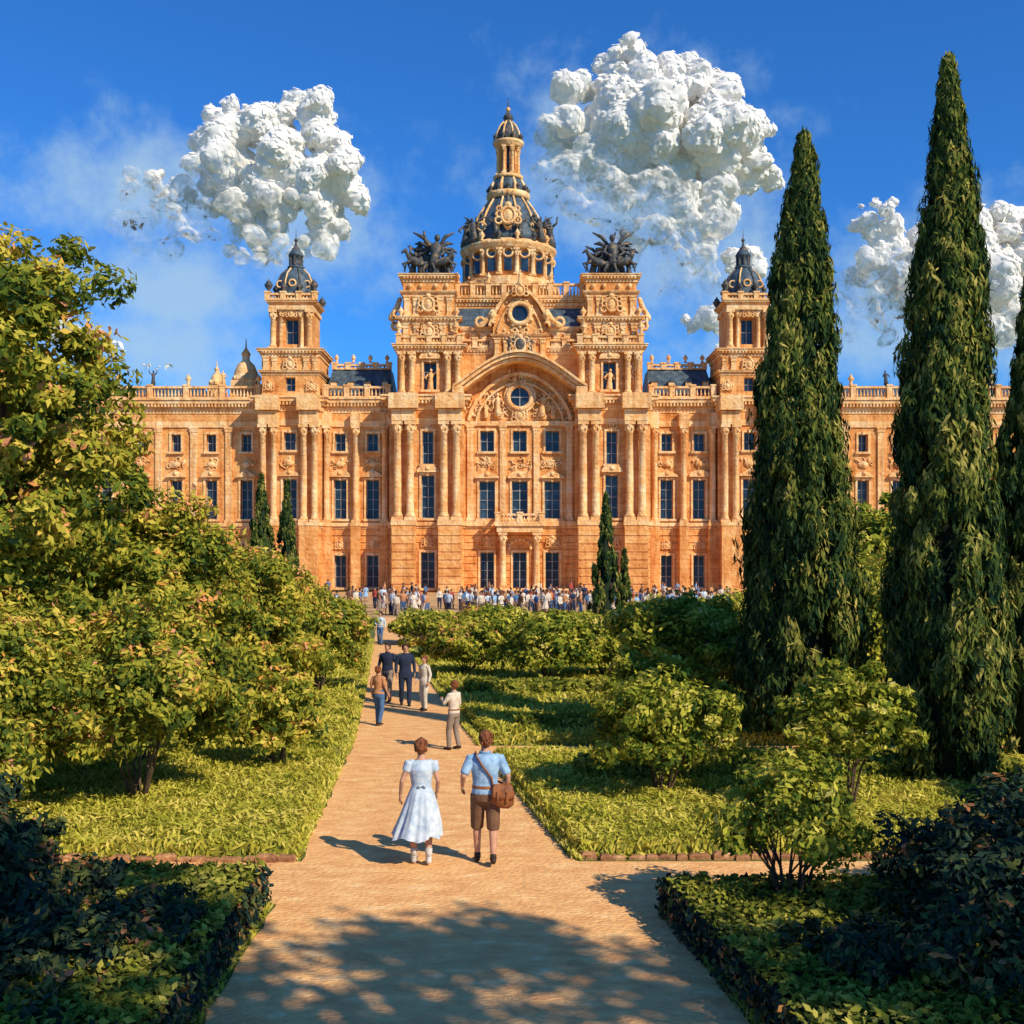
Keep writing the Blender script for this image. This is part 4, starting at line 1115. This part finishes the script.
    if bottom is not None:
        t = MB()
        t.tube([(0, 0, .84), (0, 0, .90), (0, 0, .97), (0, 0, 1.06)], [(.14*1.2, .125), (.16*1.17, .135), (.163*1.1, .128), (.15*1.03, .108)], 0, 14)
        for hp, kn, an in ((hipL, knL, ankL), (hipR, knR, ankR)):
            mid = [(hp[i]+kn[i])/2 for i in range(3)]
            if shorts:
                kk = [kn[i]*.9+an[i]*.1 for i in range(3)]
                t.tube([hp, mid, kk], [.105, .098, .086], 0, 10)
            else:
                cf = [(kn[i]+an[i])/2 for i in range(3)]
                t.tube([hp, mid, kn, cf, (an[0], an[1], an[2]-.01)], [.105, .094, .075, .068, .062], 0, 10)
        parts.append(('trousers', remesh(t, [bottom], vox, 3)))
        if top is not None and not jacket:
            bt = MB(); bt.lathe(0, 0, [(.172*fx, 1.005), (.174*fx, 1.01), (.174*fx, 1.04), (.17*fx, 1.045)], 20, 0, sq=.74)
            parts.append(('belt', bt.mesh('belt', [LEATHER])))
    if dress is not None:
        zh = .40 if dress == 'long' else .55
        d = MB(); nn = 84
        vs = []; fs = []; K2 = 14
        for j in range(K2+1):
            q = j/K2; z = 1.10+(zh-1.10)*q
            r = .128+.205*(q**.78)*(1 if zh < .5 else .62)
            for i in range(nn):
                a = 2*pi*i/nn
                f = 1+(.085*math.sin(9*a+.9*math.sin(2*a)+.8*q)+.05*math.sin(16*a+2-q))*min(1, q*1.5)
                sway = -.07*q*q
                vs.append((r*f*math.cos(a)+sway, r*.85*f*math.sin(a)-.03*q, z+.03*q*math.sin(5*a)))
        for j in range(K2):
            for i in range(nn): fs.append((j*nn+i, j*nn+(i+1) % nn, (j+1)*nn+(i+1) % nn, (j+1)*nn+i))
        d.add(vs, fs, 0, True)
        parts.append(('skirt', d.mesh('skirt', [top])))
        s = MB(); s.lathe(0, 0, [(.137, 1.082), (.140, 1.086), (.140, 1.108), (.137, 1.112)], 24, 0, sq=.8)
        s.tube([(0, -.118, 1.10), (.035, -.135, 1.12), (.05, -.13, 1.09), (0, -.118, 1.10)], [.01, .014, .014, .01], 0, 6)
        s.tube([(0, -.118, 1.10), (-.035, -.135, 1.12), (-.05, -.13, 1.09), (0, -.118, 1.10)], [.01, .014, .014, .01], 0, 6)
        parts.append(('sash', s.mesh('sash', [C_WHITE])))
    if satchel:
        s = MB()
        bx, by, bz = .22, -.10, .93
        s.tube([(bx-.01, by, bz-.15), (bx, by, bz-.12), (bx+.005, by, bz), (bx, by, bz+.10), (bx-.01, by, bz+.13)], [(.10, .05), (.15, .075), (.155, .08), (.135, .06), (.10, .03)], 0, 12)
        s.tube([(bx, by-.065, bz-.06), (bx, by-.085, bz), (bx, by-.07, bz+.10), (bx, by-.02, bz+.14)], [(.13, .012), (.142, .014), (.14, .014), (.12, .012)], 0, 10)
        for q in (-.06, .06): s.box(bx+q-.012, bx+q+.012, by-.11, by-.07, bz-.08, bz+.06)
        s.tube([(bx-.12, by-.01, bz+.10), (.08, -.135, 1.16), (-.04, -.15, 1.32), (-.12, -.11, 1.44), (-.13, .0, 1.475), (-.11, .10, 1.42), (.02, .14, 1.25), (.14, .11, 1.08), (bx+.02, .0, bz+.12)], [(.012, .02)]*9, 0, 6)
        parts.append(('satchel', s.mesh('satchel', [LEATHER])))
    sc = H/1.76
    if join:
        V = []; F = []; MI = []; mats = []
        for nme, me in parts:
            o = len(V); V += [tuple(v.co) for v in me.vertices]
            mi = len(mats); mats.append(me.materials[0])
            for p in me.polygons: F.append([i+o for i in p.vertices]); MI.append(mi)
        me = bpy.data.meshes.new('figure'); me.from_pydata(V, [], F)
        for m in mats: me.materials.append(m)
        me.polygons.foreach_set('material_index', MI); me.polygons.foreach_set('use_smooth', [True]*len(F))
        return me
    e = empty(name, loc); e.rotation_euler = (0, 0, rot); e.scale = (sc, sc, sc)
    for nme, me in parts:
        ob = bpy.data.objects.new(nme, me); COL.objects.link(ob); ob.parent = e
    return e

zg = .01
person((-1.22, 14.8, zg), .12, 1.70, 'walking_woman', top=C_WHITE, sleeve='puff', dress='long', hair=H_RED, shoe=SHOE_W, female=True, stride=.07, socks=1, headturn=-.25,
       arms={'eL': (-.27, -.05, 1.17), 'wL': (-.29, .05, .96), 'eR': (.23, -.05, 1.16), 'wR': (.22, .10, .96)}, vox=.012)
person((-.36, 14.8, zg), .05, 1.80, 'walking_man', top=C_BLUE, sleeve='short', bottom=C_BROWN, shorts=True, hair=H_RED, stride=.15, satchel=True, headturn=.2,
       arms={'eL': (-.29, -.08, 1.17), 'wL': (-.30, .10, 1.0), 'eR': (.30, -.06, 1.16), 'wR': (.27, .02, .93)}, vox=.012)
person((-1.25, 23.7, zg), 1.0, 1.50, 'boy_in_white_shirt', top=C_CREAM, sleeve='long', bottom=C_GREY, hair=H_RED, stride=.08,
       arms={'eL': (-.27, .10, 1.2), 'wL': (-.16, .25, 1.28), 'eR': (.27, .02, 1.15), 'wR': (.25, .16, .98)})
person((-3.3, 27.2, zg), -.5, 1.48, 'girl_in_orange_top', top=C_ORANGE, sleeve='short', bottom=C_JEAN, hair=H_RED, stride=.10, female=True, shoe=SHOE_D)
person((-3.0, 30.9, zg), pi+.2, 1.74, 'man_in_dark_suit', top=C_NAVY, sleeve='long', bottom=C_NAVY, jacket=True, hair=H_DARK, stride=.10)
person((-3.6, 31.8, zg), pi-.3, 1.70, 'man_in_dark_suit', top=C_NAVY, sleeve='long', bottom=C_GREY, jacket=True, hair=H_DARK, stride=.06)
person((-2.38, 29.9, zg), 2.4, 1.50, 'woman_in_cream', top=C_CREAM, sleeve='long', bottom=C_CREAM, hair=H_RED, stride=.05, female=True, jacket=True)
person((-6.35, 53, zg), 2.9, 1.6, 'walking_visitor', top=C_WHITE, sleeve='long', bottom=C_JEAN, hair=H_DARK, stride=.1, vox=.025)

variants = []
combo = [(C_WHITE, C_NAVY, 0), (C_CREAM, C_GREY, 0), (C_NAVY, C_NAVY, 0), (C_ORANGE, C_JEAN, 0), (C_BLUE, C_CREAM, 0), (C_RED, C_NAVY, 1), (C_CREAM, None, 1), (C_BLUE, None, 1), (C_JEAN, C_BROWN, 0), (C_CREAM, C_NAVY, 1), (C_BROWN, C_GREY, 0)]
for i, (t, bt, fem) in enumerate(combo):
    variants.append(person((0, 0, 0), 0, 1.76, top=t, sleeve='long' if i % 2 else 'short', bottom=bt, dress=None if bt else 'short', female=bool(fem), hair=H_RED if i % 3 == 0 else H_DARK, stride=.05+.03*(i % 4), vox=.03, join=True))
crowd = empty('crowd_of_visitors', (0, 86, 0))
R = random.Random(12)
for i in range(250):
    x = R.uniform(-14, 19) if i < 210 else R.uniform(-30, 30)
    y = R.choice([R.gauss(81, 2), R.gauss(86, 4), R.gauss(95, 5)]) if i < 190 else R.uniform(79, 125)
    ob = bpy.data.objects.new('visitor', variants[i % len(variants)]); COL.objects.link(ob); ob.parent = crowd
    s = R.uniform(.95, 1.1)
    ob.location = (x, max(79, y)-86, .006); ob.rotation_euler = (0, 0, R.uniform(0, 6.28)); ob.scale = (s, s, s)

# ------------------------------------------------------------------ cumulus clouds (geometry, about 900 m away)
CLM = bpy.data.materials.new('cloud')
nt, N, L = nodes_of(CLM)
o_ = N.new('ShaderNodeOutputMaterial'); d_ = N.new('ShaderNodeBsdfDiffuse'); t_ = N.new('ShaderNodeBsdfTranslucent'); m_ = N.new('ShaderNodeMixShader')
d_.inputs[0].default_value = (.99, .96, .90, 1); t_.inputs[0].default_value = (.98, .96, .92, 1); m_.inputs[0].default_value = .35
tr = N.new('ShaderNodeBsdfTransparent'); m3 = N.new('ShaderNodeMixShader')
tcc = N.new('ShaderNodeTexCoord'); sp = N.new('ShaderNodeSeparateXYZ'); L.new(tcc.outputs['Object'], sp.inputs[0])
nn_ = N.new('ShaderNodeTexNoise'); nn_.inputs['Scale'].default_value = .035; nn_.inputs['Detail'].default_value = 5; L.new(tcc.outputs['Object'], nn_.inputs['Vector'])
# vapour thins out towards the base and the lee side
g1 = N.new('ShaderNodeMath'); g1.operation = 'MULTIPLY_ADD'; L.new(sp.outputs[2], g1.inputs[0]); g1.inputs[1].default_value = .0042; g1.inputs[2].default_value = 0
g2 = N.new('ShaderNodeMath'); g2.operation = 'MULTIPLY_ADD'; L.new(sp.outputs[0], g2.inputs[0]); g2.inputs[1].default_value = .0026; L.new(g1.outputs[0], g2.inputs[2])
g3 = N.new('ShaderNodeMath'); g3.operation = 'ADD'; L.new(nn_.outputs['Fac'], g3.inputs[0]); L.new(g2.outputs[0], g3.inputs[1])
g4 = N.new('ShaderNodeMapRange'); g4.interpolation_type = 'SMOOTHSTEP'; L.new(g3.outputs[0], g4.inputs[0]); g4.inputs[1].default_value = .20; g4.inputs[2].default_value = .66; g4.inputs[3].default_value = .05; g4.inputs[4].default_value = 1.0
L.new(d_.outputs[0], m_.inputs[1]); L.new(t_.outputs[0], m_.inputs[2])
L.new(g4.outputs[0], m3.inputs[0]); L.new(tr.outputs[0], m3.inputs[1]); L.new(m_.outputs[0], m3.inputs[2]); L.new(m3.outputs[0], o_.inputs[0])
tx1 = bpy.data.textures.new('cl1', 'CLOUDS'); tx1.noise_scale = 20; tx1.noise_depth = 2
tx2 = bpy.data.textures.new('cl2', 'CLOUDS'); tx2.noise_scale = 8; tx2.noise_depth = 1
def cloud(cx, cz, lobes, seed, Y=900):
    rnd = random.Random(seed); rng = np.random.default_rng(seed)
    e = empty('cumulus_cloud', (cx, Y, cz)); mb = MB()
    for lx, lz, rx, rz in lobes:
        n = int(9+rx*rz/80)
        for i in range(n):
            a = rnd.uniform(0, 2*pi); q = math.sqrt(rnd.random())*.9
            r = min(rx, rz)*rnd.uniform(.24, .55)
            mb.sph((lx+rx*q*math.cos(a), rnd.uniform(-.5, .5)*rx, lz+rz*q*math.sin(a)), (r, r, r*rnd.uniform(.75, 1)), 0, 12, 8)
    me = mb.mesh('tmp', [CLM]); ob = bpy.data.objects.new('tmp', me); COL.objects.link(ob)
    r = ob.modifiers.new('r', 'REMESH'); r.mode = 'VOXEL'; r.voxel_size = 2.0; r.use_smooth_shade = True
    for tx, st in ((tx1, 15), (tx2, 4)):
        d = ob.modifiers.new('d', 'DISPLACE'); d.texture = tx; d.strength = st; d.mid_level = .5; d.texture_coords = 'LOCAL'
    dg = bpy.context.evaluated_depsgraph_get(); dg.update()
    nm = bpy.data.meshes.new_from_object(ob.evaluated_get(dg)); bpy.data.objects.remove(ob)
    nm.materials.clear(); nm.materials.append(CLM)
    bo = bpy.data.objects.new('billows', nm); COL.objects.link(bo); bo.parent = e
    nv = len(nm.vertices); co = np.empty(nv*3, np.float32); no = np.empty(nv*3, np.float32)
    nm.vertices.foreach_get('co', co); nm.vertex_normals.foreach_get('vector', no)
    co = co.reshape(-1, 3); no = no.reshape(-1, 3)
    idx = rng.choice(nv, int(nv*.20))
    P = co[idx]+no[idx]*rng.uniform(-.3, 1.2, (len(idx), 1))
    leaf_object('wisps', P, no[idx].astype(float)+np.array([.2, -.15, .25]), rng.uniform(0, 1, len(idx)), 6.5, 3.6, CLM, rng, e, spread=.12)
def sky_place(l): return [((a-512)*.818, 4.1+(560-b)*.818, c*.818, d*.818) for a, b, c, d in l]
def mk(l, seed):
    m = sky_place(l); cx = sum(q[0] for q in m)/len(m); cz = sum(q[1] for q in m)/len(m)
    cloud(cx, cz, [(a-cx, b-cz, c, d) for a, b, c, d in m], seed)
mk([(285, 118, 46, 26), (248, 158, 54, 38), (315, 160, 44, 34), (340, 205, 34, 24), (205, 188, 66, 24), (290, 205, 46, 30), (318, 238, 30, 18), (225, 112, 18, 12), (150, 188, 36, 18), (160, 225, 50, 24), (240, 228, 50, 24), (270, 255, 34, 14)], 3)
mk([(640, 72, 46, 26), (702, 86, 38, 30), (598, 104, 42, 30), (665, 125, 82, 48), (728, 140, 46, 34), (578, 142, 40, 34), (756, 172, 28, 22), (640, 182, 50, 40), (695, 195, 46, 34), (685, 235, 42, 34), (694, 270, 34, 22), (600, 195, 36, 30), (680, 294, 30, 10), (620, 235, 34, 26), (560, 180, 26, 24)], 4)
mk([(712, 318, 32, 14), (740, 268, 24, 16), (735, 335, 34, 14)], 5)
mk([(880, 214, 40, 14), (905, 240, 42, 22), (1000, 218, 42, 17), (960, 250, 64, 32), (930, 290, 80, 36), (1020, 272, 56, 34), (870, 325, 46, 18), (855, 288, 30, 20), (990, 325, 70, 28), (885, 272, 46, 28), (930, 345, 70, 18), (1050, 240, 50, 24)], 6)
mk([(110, 350, 34, 8), (70, 330, 30, 10), (150, 365, 22, 6)], 7)
mk([(1200, 180, 70, 30), (1270, 210, 60, 26), (1150, 210, 50, 20)], 8)
mk([(-150, 230, 80, 30), (-90, 250, 60, 20)], 9)

# ------------------------------------------------------------------ sky
w = bpy.data.worlds.new('World'); scene.world = w; w.use_nodes = True
nt = w.node_tree; N = nt.nodes; L = nt.links; N.clear()
out = N.new('ShaderNodeOutputWorld')
sky = N.new('ShaderNodeTexSky'); sky.sky_type = 'NISHITA'; sky.sun_disc = False
sky.sun_elevation = math.asin(SUN.z); sky.sun_rotation = math.atan2(SUN.x, SUN.y)
sky.air_density = 1.0; sky.dust_density = 0.3; sky.ozone_density = 4.0
tint = N.new('ShaderNodeMixRGB'); tint.blend_type = 'MULTIPLY'; tint.inputs[0].default_value = 1; tint.inputs[2].default_value = (0.20, 0.62, 1.10, 1)
L.new(sky.outputs[0], tint.inputs[1])
tc = N.new('ShaderNodeTexCoord'); sep = N.new('ShaderNodeSeparateXYZ'); L.new(tc.outputs['Generated'], sep.inputs[0])
def M(op, a, b=None, c=None):
    n = N.new('ShaderNodeMath'); n.operation = op
    for i, q in enumerate((a, b, c)):
        if q is None: continue
        if isinstance(q, (int, float)): n.inputs[i].default_value = q
        else: L.new(q, n.inputs[i])
    return n.outputs[0]
az = M('ARCTAN2', sep.outputs[0], sep.outputs[1]); el = M('ARCSINE', sep.outputs[2])
cmb = N.new('ShaderNodeCombineXYZ'); L.new(az, cmb.inputs[0]); L.new(el, cmb.inputs[1])
nz = N.new('ShaderNodeTexNoise'); nz.inputs['Scale'].default_value = 15; nz.inputs['Detail'].default_value = 5; nz.inputs['Roughness'].default_value = .62; L.new(cmb.outputs[0], nz.inputs['Vector'])
# thin veils of haze hanging round the cumulus
field = None
for a, e_, ra, re in ((-.33, .31, .12, .07), (-.31, .23, .14, .06), (-.2, .30, .14, .09), (.10, .34, .16, .11), (.17, .25, .11, .08), (.38, .22, .18, .10), (.24, .18, .14, .06), (.5, .24, .12, .09), (-.32, .18, .18, .06)):
    s1 = N.new('ShaderNodeVectorMath'); s1.operation = 'SUBTRACT'; L.new(cmb.outputs[0], s1.inputs[0]); s1.inputs[1].default_value = (a, e_, 0)
    s2 = N.new('ShaderNodeVectorMath'); s2.operation = 'MULTIPLY'; L.new(s1.outputs[0], s2.inputs[0]); s2.inputs[1].default_value = (1/ra, 1/re, 0)
    s3 = N.new('ShaderNodeVectorMath'); s3.operation = 'LENGTH'; L.new(s2.outputs[0], s3.inputs[0])
    v = M('SUBTRACT', 1.0, s3.outputs['Value'])
    field = v if field is None else M('MAXIMUM', field, v)
dens = M('ADD', field, M('MULTIPLY', M('SUBTRACT', nz.outputs['Fac'], .5), 2.0))
rz = N.new('ShaderNodeMapRange'); rz.interpolation_type = 'SMOOTHSTEP'; rz.inputs[1].default_value = -.05; rz.inputs[2].default_value = 1.0; rz.inputs[4].default_value = .75; L.new(dens, rz.inputs[0])
mh = N.new('ShaderNodeMixRGB'); mh.inputs[2].default_value = (2.9, 4.2, 5.3, 1); L.new(rz.outputs[0], mh.inputs[0]); L.new(tint.outputs[0], mh.inputs[1])
bg = N.new('ShaderNodeBackground'); bg.inputs[1].default_value = 0.15
L.new(mh.outputs[0], bg.inputs[0]); L.new(bg.outputs[0], out.inputs[0])

# ------------------------------------------------------------------ sun + camera
sd = bpy.data.lights.new('sun', 'SUN'); sd.energy = 5.0; sd.angle = math.radians(.5); sd.color = (1.0, 0.88, 0.68)
so = bpy.data.objects.new('sun', sd); COL.objects.link(so); so.rotation_euler = SUN.to_track_quat('Z', 'Y').to_euler(); so.location = (30, -30, 40)
cd = bpy.data.cameras.new('camera'); cam = bpy.data.objects.new('camera', cd); COL.objects.link(cam)
cam.location = (0, 0, 4.1); cam.rotation_euler = (pi/2, 0, 0)
cd.sensor_width = 36; cd.lens = 1100/1024*36; cd.shift_y = 48/1024; cd.clip_end = 6000; cd.clip_start = .1
scene.camera = cam
